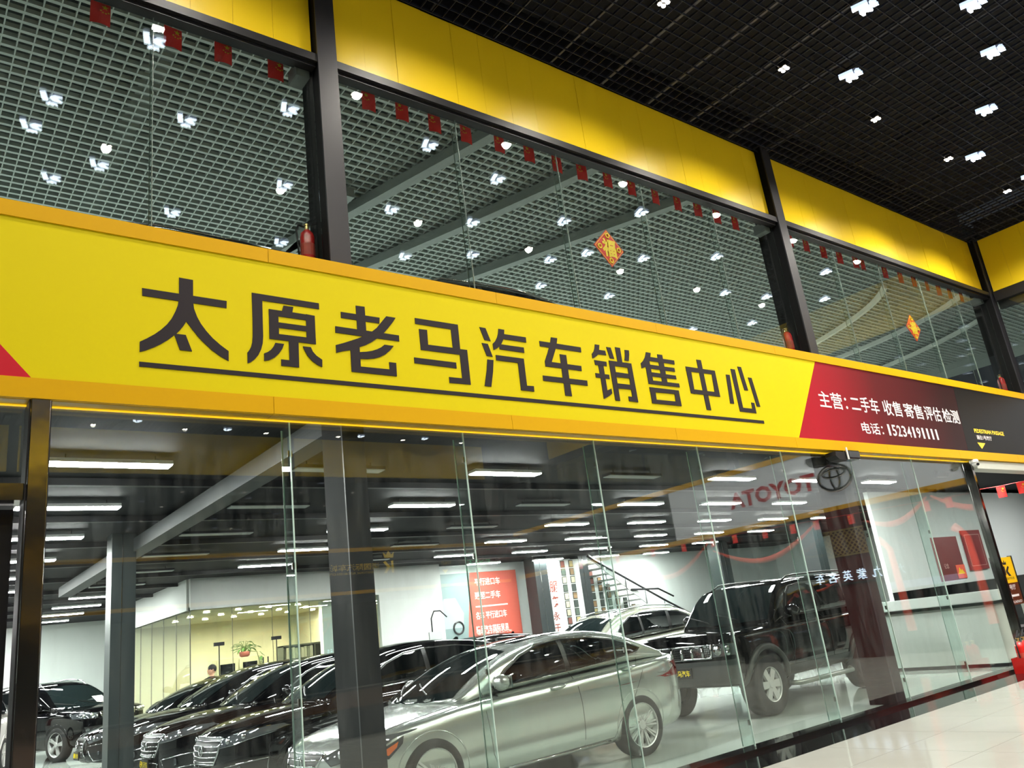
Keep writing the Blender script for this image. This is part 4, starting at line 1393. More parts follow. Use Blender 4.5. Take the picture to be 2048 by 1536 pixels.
BLACKCAR = dict(SEDAN)
BLACKCAR.update(
    L=4.85, W=1.86, wb=2.80, fo=.98, r=.345, rr=.24, rim='five', paint=P_BLACK, nf=3.4,
    top=[(0, .58), (.03, .70), (.12, .80), (.35, .88), (.75, .95), (1.2, 1.0), (1.5, 1.02), (2.4, 1.04), (3.3, 1.07), (4.0, 1.10), (4.5, 1.12), (4.74, 1.08), (4.83, 1.0), (4.85, .92)],
    roof=[(1.22, .99), (1.6, 1.20), (1.95, 1.38), (2.3, 1.50), (2.8, 1.55), (3.3, 1.54), (3.8, 1.48), (4.15, 1.38), (4.45, 1.25), (4.7, 1.10)],
    dlo=[(1.70, 1.075), (2.7, 1.105), (3.6, 1.14), (4.15, 1.18), (4.26, 1.23), (4.1, 1.32), (3.75, 1.41), (3.3, 1.475), (2.85, 1.49), (2.45, 1.455), (2.15, 1.36), (1.9, 1.21)],
    panes=[[(1.78, 1.092), (2.73, 1.12), (2.73, 1.47), (2.47, 1.44), (2.17, 1.345), (1.93, 1.20)], [(2.80, 1.122), (3.6, 1.155), (3.68, 1.405), (3.3, 1.46), (2.80, 1.475)], [(3.66, 1.16), (4.12, 1.19), (4.22, 1.232), (4.05, 1.315), (3.74, 1.395)]],
    seams=[[(1.6, 1.05), (1.57, .85), (1.6, .42), (1.68, .26)], [(2.77, 1.10), (2.8, .7), (2.8, .26)], [(4.0, 1.17), (3.92, .92), (3.66, .62), (3.42, .42), (3.34, .27)]],
    handles=[(2.52, .95), (3.62, .99)], mirror=(1.78, 1.075), fuel=(4.3, .95),
    headlight=[(.40, .74), (.58, .80), (.80, .85), (.90, .86), (.84, .78), (.64, .70), (.44, .67)], lenses=[(.56, .74, .038), (.70, .775, .035)], amber=[(.5, .7), (.5, .705), (.505, .7)],
    taillight=[(.45, .95), (.80, .98), (.88, .86), (.60, .84)],
    windshield=[(-.68, 1.045), (-.3, 1.025), (0, 1.02), (.3, 1.025), (.68, 1.045), (.62, 1.24), (.54, 1.44), (0, 1.505), (-.54, 1.44), (-.62, 1.24)],
    rearglass=[(-.56, 1.18), (.56, 1.18), (.48, 1.42), (-.48, 1.42)],
    hood_seam=[(.10, .64), (.5, .74), (1.25, .76)],
    grille=[(-.46, .78), (.46, .78), (.44, .62), (.36, .50), (-.36, .50), (-.44, .62)], bars=[(-.45, .45, .745), (-.45, .45, .69), (-.44, .44, .635), (-.41, .41, .58), (-.37, .37, .53)],
    emblem=(0, .64, .07), intakes=[([(.50, .46), (.84, .52), (.82, .36), (.54, .32)], TRIMK), ([(-.42, .42), (.42, .42), (.36, .28), (-.36, .28)], TRIMK)], intake_rim=True, fogs=[(.68, .42, .05)],
    plate=.40, lamp_rim=CHR)
del BLACKCAR['amber'], BLACKCAR['lamp_side']
MESHCAR = dict(SEDAN)
MESHCAR.update(paint=P_BLACK, rim='five', mesh=(-.33, .33, .27, .62, .05), bars=[], emblem=(0, .55, .08), intake_rim=True,
               intakes=[([(.46, .52), (.84, .56), (.74, .28), (.55, .26)], TRIMK)], plate=.36)
del MESHCAR['amber'], MESHCAR['lamp_side']

SUV = dict(
    L=4.82, W=1.93, wb=2.79, fo=.95, r=.37, rr=.245, rim='five', paint=P_BEIGE, xf=.6, nf=4.0, xr=.4, nr=5, shoulder=.06, tumble=.26, crown=.045,
    top=[(0, .72), (.03, .84), (.12, .94), (.35, 1.0), (.8, 1.05), (1.3, 1.09), (2.4, 1.10), (3.6, 1.14), (4.4, 1.18), (4.7, 1.16), (4.8, 1.05), (4.82, .95)],
    bot=[(0, .42), (.05, .32), (.3, .26), (1.0, .26), (4.0, .27), (4.6, .32), (4.8, .42), (4.82, .5)],
    roof=[(1.15, 1.06), (1.5, 1.28), (1.85, 1.50), (2.2, 1.64), (2.7, 1.71), (3.4, 1.71), (4.0, 1.66), (4.4, 1.55), (4.62, 1.36), (4.74, 1.14)], iw=3, ir=-4,
    dlo=[(1.68, 1.14), (2.6, 1.16), (3.5, 1.19), (4.25, 1.24), (4.42, 1.30), (4.30, 1.47), (4.0, 1.57), (3.4, 1.63), (2.75, 1.635), (2.35, 1.57), (2.0, 1.40)],
    panes=[[(1.78, 1.16), (2.62, 1.18), (2.62, 1.605), (2.37, 1.55), (2.03, 1.385)], [(2.69, 1.18), (3.5, 1.21), (3.56, 1.60), (2.75, 1.618), (2.69, 1.61)], [(3.62, 1.215), (4.22, 1.26), (4.36, 1.31), (4.26, 1.455), (3.98, 1.55), (3.66, 1.588)]],
    seams=[[(1.55, 1.10), (1.52, .9), (1.56, .5), (1.66, .32)], [(2.65, 1.15), (2.68, .8), (2.68, .32)], [(3.9, 1.2), (3.85, .95), (3.62, .68), (3.42, .5), (3.36, .33)]],
    handles=[(2.42, 1.02), (3.45, 1.05)], mirror=(1.76, 1.15), fuel=(4.3, 1.0),
    headlight=[(.46, .86), (.66, .92), (.88, .95), (.90, .86), (.7, .78), (.5, .76)], lenses=[(.62, .84, .05)],
    taillight=[(.62, 1.10), (.84, 1.12), (.86, .84), (.64, .84)], tail_side=[(4.6, 1.12), (4.76, 1.10), (4.78, .86), (4.66, .86)],
    windshield=[(-.72, 1.11), (-.3, 1.09), (0, 1.085), (.3, 1.09), (.72, 1.11), (.66, 1.34), (.60, 1.57), (0, 1.64), (-.60, 1.57), (-.66, 1.34)],
    rearglass=[(-.60, 1.26), (.60, 1.26), (.54, 1.54), (-.54, 1.54)], sunroof=[(2.35, -.4), (3.1, -.4), (3.1, .4), (2.35, .4)],
    hood_seam=[(.12, .62), (.5, .74), (1.2, .76)],
    grille=[(-.42, .88), (.42, .88), (.36, .62), (-.36, .62)], bars=[(-.4, .4, .82), (-.39, .39, .75), (-.37, .37, .68)], emblem=(0, .75, .07),
    intakes=[([(-.5, .56), (.5, .56), (.44, .40), (-.44, .40)], TRIMK)], fogs=[(.72, .52, .05)], rails=(2.1, 4.2, .56), clad=False, plate=.52, trim=CHR)
RANGE = dict(SUV)
RANGE.update(
    L=4.86, W=1.98, paint=P_BLACK, rim='five', r=.385, rr=.265, nf=5.0,
    top=[(0, .80), (.03, .93), (.10, 1.03), (.35, 1.07), (.8, 1.10), (1.3, 1.13), (2.4, 1.15), (3.6, 1.19), (4.4, 1.22), (4.72, 1.2), (4.84, 1.05), (4.86, .95)],
    roof=[(1.2, 1.10), (1.55, 1.34), (1.9, 1.56), (2.2, 1.70), (2.7, 1.78), (3.4, 1.77), (4.1, 1.73), (4.5, 1.64), (4.7, 1.40), (4.82, 1.18)],
    dlo=[(1.72, 1.20), (2.6, 1.21), (3.5, 1.24), (4.4, 1.28), (4.56, 1.33), (4.44, 1.58), (4.1, 1.65), (3.4, 1.69), (2.75, 1.70), (2.35, 1.63), (2.0, 1.44)],
    panes=[[(1.80, 1.215), (2.62, 1.23), (2.62, 1.67), (2.37, 1.61), (2.03, 1.43)], [(2.69, 1.23), (3.5, 1.255), (3.55, 1.67), (2.75, 1.685), (2.69, 1.68)], [(3.62, 1.26), (4.38, 1.30), (4.50, 1.34), (4.40, 1.565), (4.08, 1.635), (3.62, 1.665)]],
    windshield=[(-.74, 1.16), (-.3, 1.14), (0, 1.135), (.3, 1.14), (.74, 1.16), (.68, 1.40), (.60, 1.63), (0, 1.70), (-.60, 1.63), (-.68, 1.40)],
    headlight=[(.52, .98), (.70, 1.01), (.92, 1.02), (.92, .90), (.7, .88), (.54, .88)], lenses=[(.66, .95, .045), (.80, .95, .045)],
    grille=[(-.46, .99), (.46, .99), (.42, .86), (-.42, .86)], bars=[], mesh=(-.4, .4, .87, .99, .04), emblem=(.2, .92, .03),
    intakes=[([(-.8, .70), (.8, .70), (.7, .48), (-.7, .48)], TRIMK)], fogs=[(.74, .62, .05)], mirror=(1.8, 1.2), mirror_m=P_BLACK, trim=TRIMK, plate=.60, handles=[(2.42, 1.06), (3.45, 1.08)],
    handle_m=TRIMK, sticker=(-.42, 1.24, .16, .11))
BOXY = dict(
    L=4.72, W=1.92, wb=2.84, fo=.78, r=.405, rr=.225, rim='six', paint=P_BLACK, xf=.22, nf=6, xr=.25, nr=7, shoulder=.05, tumble=.17, taper=.02, crown=.03, ghw=.93, roofcrown=.03, bow=.08, rbow=.04, gap=.075, tw=.28,
    top=[(0, .98), (.03, 1.10), (.10, 1.16), (.35, 1.18), (.8, 1.19), (1.3, 1.20), (2.4, 1.21), (3.6, 1.22), (4.4, 1.23), (4.62, 1.22), (4.70, 1.15), (4.72, 1.0)],
    bot=[(0, .56), (.05, .48), (.3, .44), (.6, .42), (4.0, .44), (4.5, .48), (4.7, .55), (4.72, .6)],
    roof=[(1.22, 1.17), (1.42, 1.42), (1.62, 1.64), (1.8, 1.77), (2.3, 1.82), (3.3, 1.83), (4.2, 1.81), (4.5, 1.77), (4.62, 1.5), (4.68, 1.2)], iw=3, ir=-3,
    dlo=[(1.60, 1.28), (2.6, 1.28), (3.5, 1.29), (4.36, 1.30), (4.42, 1.36), (4.38, 1.66), (4.2, 1.71), (3.3, 1.73), (2.3, 1.73), (1.95, 1.70), (1.8, 1.60)],
    panes=[[(1.68, 1.30), (2.55, 1.30), (2.55, 1.71), (2.3, 1.71), (1.97, 1.68), (1.84, 1.59)], [(2.63, 1.30), (3.45, 1.31), (3.45, 1.71), (2.63, 1.71)], [(3.55, 1.31), (4.33, 1.32), (4.38, 1.37), (4.34, 1.64), (4.18, 1.69), (3.55, 1.71)]],
    seams=[[(1.5, 1.25), (1.48, .95), (1.5, .6), (1.56, .5)], [(2.6, 1.27), (2.62, .9), (2.62, .5)], [(3.5, 1.27), (3.46, .95), (3.3, .7), (3.2, .52)]],
    handles=[(2.4, 1.10), (3.38, 1.12)], mirror=(1.66, 1.29), fuel=None, clad=True, flare_m=mat('charcoal_cladding', srgb(52, 54, 52), .5),
    headlight=[(.60, 1.02), (.90, 1.03), (.91, .88), (.60, .87)], lenses=[(.68, .95, .075), (.82, .98, .04), (.82, .91, .04)],
    taillight=[(.74, 1.15), (.88, 1.15), (.88, .8), (.74, .8)],
    windshield=[(-.76, 1.26), (-.3, 1.25), (0, 1.25), (.3, 1.25), (.76, 1.26), (.73, 1.5), (.70, 1.73), (0, 1.77), (-.70, 1.73), (-.73, 1.5)],
    rearglass=[(-.66, 1.32), (.66, 1.32), (.63, 1.72), (-.63, 1.72)],
    hood_seam=[(.12, .70), (.5, .78), (1.2, .8)],
    grille=[(-.60, 1.03), (.60, 1.03), (.58, .86), (-.58, .86)], grille_m=mat('chrome_grille', (.45, .46, .46), .15, 1.0), grille_rim_r=.018,
    vbars=[(-.45, .87, 1.02, .022), (-.27, .87, 1.02, .022), (-.09, .87, 1.02, .022), (.09, .87, 1.02, .022), (.27, .87, 1.02, .022), (.45, .87, 1.02, .022)], mesh=(-.56, .56, .88, 1.02, .03), mesh_m=TRIMK,
    intakes=[([(.50, .70), (.86, .72), (.84, .60), (.55, .58)], LAMP_G)], fogs=[], plate=.68, rails=(2.0, 4.2, .66), rail_m=TRIMK,
    step_bar=mat('grey_step_bar', srgb(150, 156, 150), .3, .6), handle_m=P_BLACK, trim=TRIMK, sill=[(1.3, .60), (3.2, .60), (3.2, .46), (1.3, .46)],
    bumper=[(-.9, .82), (.9, .82), (.9, .50), (-.9, .50)], bumper_m=mat('charcoal_cladding', (1, 1, 1)))
# ================================================================ flags, posters and fittings at the front
def star_pts(cx, cz, r, rot=0):
    out = []
    for k in range(10):
        a = PI / 2 + rot + k * PI / 5
        rr = r if k % 2 == 0 else r * .40
        out.append((cx + rr * math.cos(a), cz + rr * math.sin(a)))
    return out


def make_flag(h=0.23, w=0.165, side=1):
    """cloth hangs from z=0 down, facing -y, hoist on top"""
    f = thing('flag', '', 'flag', (0, 0, 0), world=False)
    mb = MB()
    nx, nz = 6, 6
    vs, fs = [], []
    for t in (0, 1):
        for j in range(nz + 1):
            for i in range(nx + 1):
                u, v = i / nx, j / nz
                vs.append(((u - .5) * w, .010 * math.sin(u * 5 + v * 2) * v + t * .0015, -v * h))
    n1 = (nx + 1) * (nz + 1)
    for j in range(nz):
        for i in range(nx):
            a = j * (nx + 1) + i
            fs.append((a, a + nx + 1, a + nx + 2, a + 1))
            fs.append((n1 + a, n1 + a + 1, n1 + a + nx + 2, n1 + a + nx + 1))
    mb.add(vs, fs)
    mb.build('cloth', M_RED, f, smooth=True)
    s = side
    mb = MB()
    mb.prism([(x, -.013, z) for x, z in star_pts(s * .035, -.05, .029)], (0, .003, 0))
    mb.build('large_star', M_GOLD, f)
    mb = MB()
    for (dx, dz) in ((-.028, -.028), (-.014, -.042), (.006, -.044), (.024, -.034)):
        mb.prism([(x, -.013, z) for x, z in star_pts(s * .035 + dx * 1.25, -.055 + dz * 1.25, .010, .3)], (0, .003, 0))
    mb.build('small_stars', M_GOLD, f)
    return f


flag_r, flag_l = make_flag(side=1), make_flag(side=-1)
used = set()


def put_flag(proto, loc, rz, label, group, sc=1.0):
    if proto.name in used:
        o = dup(proto, loc, rz)
    else:
        o = proto
        used.add(proto.name)
        o.location = loc
        o.rotation_euler = (0, 0, rz)
    o.scale = (sc, sc, sc)
    o['label'] = label
    o['group'] = group


FY = 6.52
fx = {'left': [-.1, .55, 1.18, 1.80, 2.27, 2.80], 'middle': [3.85, 4.27, 4.70, 5.14, 5.64, 6.11, 6.57, 7.01, 7.49, 7.96, 8.44, 8.92, 9.38, 9.83, 10.28],
      'right': [11.75, 12.25, 12.78, 13.3, 13.85, 14.1, 14.9, 15.5, 16.05, 16.6, 17.1, 17.6, 18.15]}
for bay, xsf in fx.items():
    for i, x in enumerate(xsf):
        put_flag(flag_r if bay == 'left' else flag_l, (x, FY, 7.345 + .012 * math.sin(i * 1.7)), random.uniform(-.12, .12),
                 'small red flag under the transom of the %s upper bay, %s from left' % (bay, nth(i)), 'red flags behind the upper glass')
    tag(MB().tube([(xsf[0] - .3, FY, 7.36), (xsf[-1] + .2, FY, 7.35)], .004, 5).build('bunting_string', M_RED),
        'thin red string carrying flags behind the upper glass of the %s bay' % bay, 'string')
for i, y in enumerate((5.55, 4.9, 4.2)):
    put_flag(flag_r, (RX + .25, y, 7.3), -PI / 2, 'small red flag in the upper glass of the right hall wall, %s from the corner' % nth(i), 'red flags of the right hall wall')
pf = [(17.75, 6.75), (17.7, 6.35), (18.0, 5.8), (18.15, 5.2), (18.2, 4.2), (18.2, 3.7), (18.2, 1.9), (18.2, .97), (18.2, .3), (18.2, -.54), (18.2, -1.5), (18.2, -2.25), (18.2, -3.3), (18.2, -4.5), (18.2, -6.0), (18.2, -7.7)]
for i, (x, y) in enumerate(pf):
    z = 3.12 + max(0, (5.5 - y)) * .028
    put_flag(flag_r, (x, y, z), -PI / 2 + 0.5 * (x < 17.8), 'red flag on the low string along the right wall, %s from the passage' % nth(i), 'flags on the low string by the passage', 0.95)
tag(MB().tube([(17.6, 7.2, 3.14)] + [(x, y, 3.13 + max(0, (5.5 - y)) * .028) for x, y in pf], .004, 5).build('bunting_string', M_RED),
    'thin string of flags running along the right hall wall past the passage', 'string')

# good-luck diamonds on the upper glass
red_paper = mat('red_festive_paper', srgb(206, 22, 30), 0.5)


def fu(cx, cz, r, label):
    t = thing('luck_poster', label, 'poster', (cx, 6.3, cz), 'red diamond posters on the upper glass')
    y = 6.300
    MB().prism([(cx, y, cz + r), (cx + r, y, cz), (cx, y, cz - r), (cx - r, y, cz)], (0, .006, 0)).build('paper', red_paper, t)
    bd = MB()
    for a, b in (((0, 1), (1, 0)), ((1, 0), (0, -1)), ((0, -1), (-1, 0)), ((-1, 0), (0, 1))):
        p = [(cx + a[0] * r * .93, cz + a[1] * r * .93), (cx + b[0] * r * .93, cz + b[1] * r * .93)]
        q = [(cx + b[0] * r * .90, cz + b[1] * r * .90), (cx + a[0] * r * .90, cz + a[1] * r * .90)]
        bd.prism([(x, y - .001, z) for x, z in p + q], (0, .0015, 0))
    bd.build('border', M_GOLD, t)
    text_on('福', (cx - r * .46, y, cz - r * .48), (1, 0, 0), (0, 0, 1), r * .92, r * .98, M_GOLD, t, 0.035, name='character')
    md = MB()
    for dx, dz in ((.62, 0), (-.62, 0), (0, -.66), (0, .66)):
        c = [(cx + dx * r + .11 * r * math.cos(2 * PI * k / 14), y - .001, cz + dz * r + .11 * r * math.sin(2 * PI * k / 14)) for k in range(14)]
        md.tube(c, .012 * r / .26, 5, closed=True)
    md.build('coin_print', M_GOLD, t)


fu(7.03, 6.0, .265, 'red and gold diamond luck poster on the middle upper bay')
fu(14.9, 5.99, .27, 'red and gold diamond luck poster on the right upper bay')

# fire extinguishers
ext_red = mat('extinguisher_red', srgb(196, 30, 26), 0.25, coat=0.4)


def extinguisher(x, y, z, label, s=1.0, group=None):
    t = thing('fire_extinguisher', label, 'extinguisher', (x, y, z), group)
    c = (x, y, z)
    MB().lathe([(.055 * s, 0), (.072 * s, .008 * s), (.075 * s, .02 * s), (.075 * s, .34 * s), (.066 * s, .385 * s), (.04 * s, .415 * s), (.026 * s, .43 * s)], n=20, c=c).build('cylinder', ext_red, t, smooth=True)
    MB().lathe([(.0755 * s, .12 * s), (.076 * s, .125 * s), (.076 * s, .25 * s), (.0755 * s, .255 * s)], n=20, c=c).build('paper_label', mat('label_print', srgb(176, 62, 48), .5), t)
    mb = MB()
    mb.lathe([(.024 * s, .43 * s), (.024 * s, .47 * s), (.03 * s, .475 * s), (.03 * s, .49 * s)], n=12, c=c)
    mb.build('valve', mat('brass', (.75, .58, .25), .3, 1.0), t)
    mb = MB()
    mb.prism([(x - .02 * s, y - .01 * s, z + .49 * s), (x + .02 * s, y - .01 * s, z + .49 * s), (x + .13 * s, y - .01 * s, z + .535 * s), (x + .12 * s, y - .01 * s, z + .55 * s)], (0, .02 * s, 0))
    mb.prism([(x - .02 * s, y - .01 * s, z + .50 * s), (x + .02 * s, y - .01 * s, z + .51 * s), (x + .11 * s, y - .01 * s, z + .60 * s), (x + .09 * s, y - .01 * s, z + .61 * s)], (0, .02 * s, 0))
    mb.build('handle', M_BLACK, t)
    MB().tube([(x - .03 * s, y, z + .46 * s), (x - .09 * s, y, z + .47 * s), (x - .115 * s, y, z + .40 * s), (x - .10 * s, y, z + .2 * s), (x - .095 * s, y, z + .1 * s)], .011 * s, 8).build('hose', M_BLACK, t, smooth=True)
    MB().cyl((x - .095 * s, y, z + .11 * s), (x - .093 * s, y, z + .02 * s), .014 * s, 10, .02 * s).build('nozzle', M_BLACK, t)
    return t


box_g = mat('cabinet_red_box', srgb(150, 24, 22), 0.4)
for x, lab in ((2.985, 'red fire extinguisher on the ledge above the sign beside the left column'), (10.775, 'red fire extinguisher on the ledge above the sign beside the second column'), (18.5, 'red fire extinguisher on the ledge above the sign at the corner column')):
    extinguisher(x, 6.40, 5.0, lab, .92)
tag(MB().box(-9.5, 18.6, 6.30, 6.52, 3.95, 5.0).build('window_ledge', mat('ledge_dark', srgb(70, 70, 72), .5)), 'dark ledge behind the sign under the upper glass', None, kind='structure')
for i, (dx, dy) in enumerate(((-.01, 0), (.19, 0.0))):
    extinguisher(13.98 + dx, 5.72 + dy, 0.055, 'red fire extinguisher in the red floor stand at the passage, %s one' % ('left' if i == 0 else 'right'), 0.92, 'extinguishers by the passage')
t = thing('extinguisher_stand', 'red sheet steel stand holding two fire extinguishers by the passage', 'stand', (14.05, 5.72, 0))
MB().box(13.88, 14.26, 5.60, 5.84, 0.03, 0.05).build('base_plate', ext_red, t)
MB().prism([(13.87, 5.59, .0), (13.93, 5.59, 0), (13.94, 5.59, .03), (14.20, 5.59, .03), (14.21, 5.59, 0), (14.27, 5.59, 0), (14.28, 5.59, .22), (13.86, 5.59, .22)], (0, .006, 0)).build('front_panel', ext_red, t)
MB().box(13.86, 13.866, 5.59, 5.85, 0, .22).box(14.274, 14.28, 5.59, 5.85, 0, .22).box(13.86, 14.28, 5.844, 5.85, 0, .22).build('side_panels', ext_red, t)
text_on('灭火器', (13.98, 5.588, .09), (1, 0, 0), (0, 0, 1), .2, .06, M_GOLD, t, .01)

# fittings under the sign
t = thing('door_sensor', 'black curtain sensor box with a white tag under the sign', 'sensor', (10.62, 5.9, 3.3))
MB().prism([(10.36, 5.86, 3.30), (10.44, 5.86, 3.25), (10.62, 5.86, 3.235), (10.66, 5.86, 3.27), (10.66, 5.86, 3.36), (10.38, 5.86, 3.36)], (0, .16, 0)).build('housing', M_BLACK, t)
MB().bevbox(10.66, 10.98, 5.84, 6.02, 3.26, 3.39, .02).build('lens_cover', mat('glossy_black_plastic', srgb(18, 18, 20), .12), t)
MB().box(10.63, 10.655, 5.835, 5.85, 3.25, 3.42).build('tag', mat('white_tag', srgb(230, 230, 226), .6), t)
t = thing('security_camera', 'small white dome camera under the sign at the passage post', 'camera', (14.85, 5.93, 3.39))
MB().lathe([(.06, 3.39), (.072, 3.37), (.072, 3.34), (.06, 3.325)], n=20, c=(14.86, 5.94, 0)).build('base', mat('camera_white', srgb(226, 228, 226), .4), t)
MB().ball((14.86, 5.93, 3.315), .055, n=16).build('dome', mat('camera_white', (1, 1, 1)), t, smooth=True)
MB().cyl((14.84, 5.885, 3.30), (14.83, 5.872, 3.296), .024, 14).build('lens', M_BLACK, t)
t = thing('door_closer', 'black door closer arm behind the top of the last glass pane', 'door closer', (14.2, 6.2, 3.2))
MB().box(14.0, 14.32, 6.2, 6.26, 3.14, 3.24).build('housing', M_BLACK, t)
MB().tube([(14.28, 6.23, 3.22), (14.78, 6.2, 3.30)], .018, 6).tube([(14.28, 6.23, 3.16), (14.70, 6.2, 3.26)], .01, 6).build('arm', M_BLACK, t)

# ---------------------------------------------------------------- things by the right hall wall
maroon = mat('maroon_stone', srgb(74, 26, 26), 0.25, noise=(2, .15))
swag_m = mat('orange_red_satin', srgb(226, 70, 38), 0.5)
t = thing('clad_pillar', 'maroon stone pillar with a gold lattice band beside the right shop', 'pillar', (RX, 1.6, 0))
MB().box(18.30, RX + .04, 1.05, 2.1, 0, 3.40).build('stone_cladding', maroon, t)
lat = MB()
for k in range(-6, 14):
    for s in (1, -1):
        a, b = 1.07 + k * .12, 1.07 + k * .12 + s * .55
        seg = [(a, 2.35), (b, 2.90)]
        (ya, za), (yb, zb) = seg
        lo, hi = 1.06, 2.09
        if min(ya, yb) > hi or max(ya, yb) < lo:
            continue
        def clip(p, q, lim, sign):
            if (p[0] - lim) * sign < 0:
                f = (lim - p[0]) / (q[0] - p[0])
                return (lim, p[1] + f * (q[1] - p[1]))
            return p
        p, q = (ya, za), (yb, zb)
        p2 = clip(clip(p, q, lo, 1), q, hi, -1)
        q2 = clip(clip(q, p, lo, 1), p, hi, -1)
        lat.tube([(18.29, p2[0], p2[1]), (18.29, q2[0], q2[1])], .012, 4)
for z in (2.33, 2.92):
    lat.box(18.28, 18.30, 1.05, 2.1, z - .02, z + .02)
lat.build('lattice', mat('antique_gold', (.55, .40, .14), .35, 1.0), t)
for i, (y0, y1) in enumerate(((1.0, -2.4), (-2.5, -5.6), (3.7, 2.15), (3.8, 5.5))):
    pts = [(18.33, y0 + (y1 - y0) * u, 3.28 - (1.1 if i < 2 else .55) * .55 * math.sin(PI * u) - .25 * u) for u in [k / 14 for k in range(15)]]
    tag(MB().tube(pts, [.02 + .05 * math.sin(PI * k / 14) for k in range(15)], 8).build('fabric_swag', swag_m, smooth=True),
        'orange red fabric swag hung along the right hall wall, %s from the pillar' % nth(i), 'fabric', 'fabric swags on the right hall wall')
for i, y in enumerate((2.55, 4.3, 5.75)):
    pts = [(18.46, y - .26, 2.55), (18.46, y - .14, 2.45), (18.42, y - .02, 2.3), (18.42, y, 1.6), (18.42, y + .02, 0.5)]
    tag(MB().tube(pts, [.1, .07, .07, .08, .1], 8).build('hanging_drape', swag_m, smooth=True), 'orange red drape hanging to the floor on the right hall wall, %s from the pillar' % nth(i), 'fabric', 'hanging drapes on the right hall wall')
neon = mat('blue_white_neon', (1, 1, 1), .4, emit=(.55, .75, 1.0), emit_s=7.0)
t = thing('neon_sign', 'blue white neon lettering on the maroon pillar of the right shop', 'sign', (18.27, 1.4, 1.72))
for i, ch in enumerate('九紫英名车'):
    text_on(ch, (18.27, 2.28 - i * .37, 1.74), (0, -1, 0), (0, 0, 1), .23, .24, neon, t, .0, name='neon_character')
MB().box(18.28, 18.31, .55, 2.3, 1.66, 1.70).build('mounting_bar', M_BLACK, t)
tag(MB().box(18.6, 18.62, 2.15, 3.9, 1.42, 1.58).build('frosted_band', mat('frosted_blue_film', srgb(120, 126, 160), .6)), 'frosted blue film band on the right shop glass', 'film')

# standing sign, barrier and poster in the passage
t = thing('standing_sign', 'yellow and brown upright wayfinding sign with a black K in the passage', 'sign', (17.45, 7.0, 0))
Y7 = 7.0
MB().box(17.08, 17.86, Y7, Y7 + .05, 1.27, 1.76).build('yellow_panel', mat('stand_yellow', srgb(232, 184, 20), .4, emit=srgb(232, 184, 20), emit_s=.15), t)
MB().box(17.08, 17.86, Y7, Y7 + .05, .86, 1.27).build('brown_panel', mat('stand_brown', srgb(92, 44, 22), .4), t)
MB().box(17.03, 17.08, Y7 - .01, Y7 + .06, 0.02, 1.78).box(17.86, 17.91, Y7 - .01, Y7 + .06, 0.02, 1.78).build('frame', M_STEEL, t)
mb = MB()
kx, kz = 17.5, 1.42
for poly in ([(-.12, -.02), (-.04, .02), (-.04, .17), (-.12, .17)], [(-.02, .08), (.10, .17), (.16, .15), (.06, .07), (.16, -.02), (.06, -.02), (-.02, .05)],
             [(-.07, .20), (.07, .20), (.09, .26), (.03, .23), (0, .29), (-.03, .23), (-.09, .26)]):
    mb.prism([(kx + a, Y7 - .003, kz + b) for a, b in poly], (0, .005, 0))
mb.build('emblem', M_INK, t)
text_on('凯诺国际汽车城', (17.2, Y7 - .001, 1.33), (1, 0, 0), (0, 0, 1), .56, .05, M_INK, t)
text_on('往1号厅', (17.2, Y7 - .001, 1.14), (1, 0, 0), (0, 0, 1), .5, .10, M_WHITE_INK, t, .01)
MB().prism([(17.3, Y7 - .003, 1.03), (17.42, Y7 - .003, 1.08), (17.42, Y7 - .003, 1.05), (17.75, Y7 - .003, 1.05), (17.75, Y7 - .003, 1.01), (17.42, Y7 - .003, 1.01), (17.42, Y7 - .003, .98)], (0, .005, 0)).build('arrow', M_WHITE_INK, t)
text_on('KAINO', (17.4, Y7 - .001, .89), (1, 0, 0), (0, 0, 1), .4, .05, M_WHITE_INK, t, .01)
MB().box(17.0, 17.95, Y7 - .15, Y7 + .2, 0, .03).build('base_plate', M_STEEL, t)
t = thing('chrome_planter', 'polished chrome stand with black top behind the fire extinguishers', 'stand', (15.9, 6.5, 0))
MB().bevbox(15.6, 16.3, 6.3, 6.9, 0.02, .52, .02).build('body', M_CHROME, t)
MB().bevbox(15.56, 16.34, 6.26, 6.94, .52, .56, .01).build('top_plate', M_BLACK, t)
MB().box(15.56, 16.34, 6.26, 6.94, 0, .03).build('foot', M_BLACK, t)
wp = struct('wall_passage_back', MB().box(17.9, 29, 9.6, 9.7, 0, 3.7), white_wall)
MB().box(17.9, 29, 9.57, 9.6, 0, 1.35).build('car_stand_in_panel', mat('black_gloss_panel', srgb(16, 18, 18), .1), wp)  # black panel added in place of the dark cars showing low here
for k_, (x_, y_) in enumerate(((17.4, 6.7), (20.9, 6.75), (24.2, 6.75))):
    dup(pl[1][0], (x_, y_, 3.585), None, 'lit white panel light over the passage, %s from its post' % nth(k_), 'panel lights of the passage')
t = thing('wall_poster', 'maroon poster on the white wall beyond the passage', 'poster', (22.3, 9.55, 1.8))
MB().box(21.9, 22.95, 9.55, 9.59, 1.62, 2.62).build('board', mat('maroon_poster', srgb(140, 40, 44), .5), t)
MB().box(22.0, 22.85, 9.545, 9.552, 1.72, 1.73).box(22.0, 22.85, 9.545, 9.552, 2.5, 2.51).box(22.0, 22.01, 9.545, 9.552, 1.72, 2.5).box(22.84, 22.85, 9.545, 9.552, 1.72, 2.5).build('border', mat('pale_line', srgb(220, 190, 180), .5), t)
t = thing('wall_poster', 'dark red lettered board on the far side of the passage behind the last pane', 'poster', (17.9, 8.2, 1.5))
MB().box(17.4, 18.5, 8.2, 8.24, 1.45, 2.35).build('board', mat('dark_red_board', srgb(96, 34, 36), .5), t)
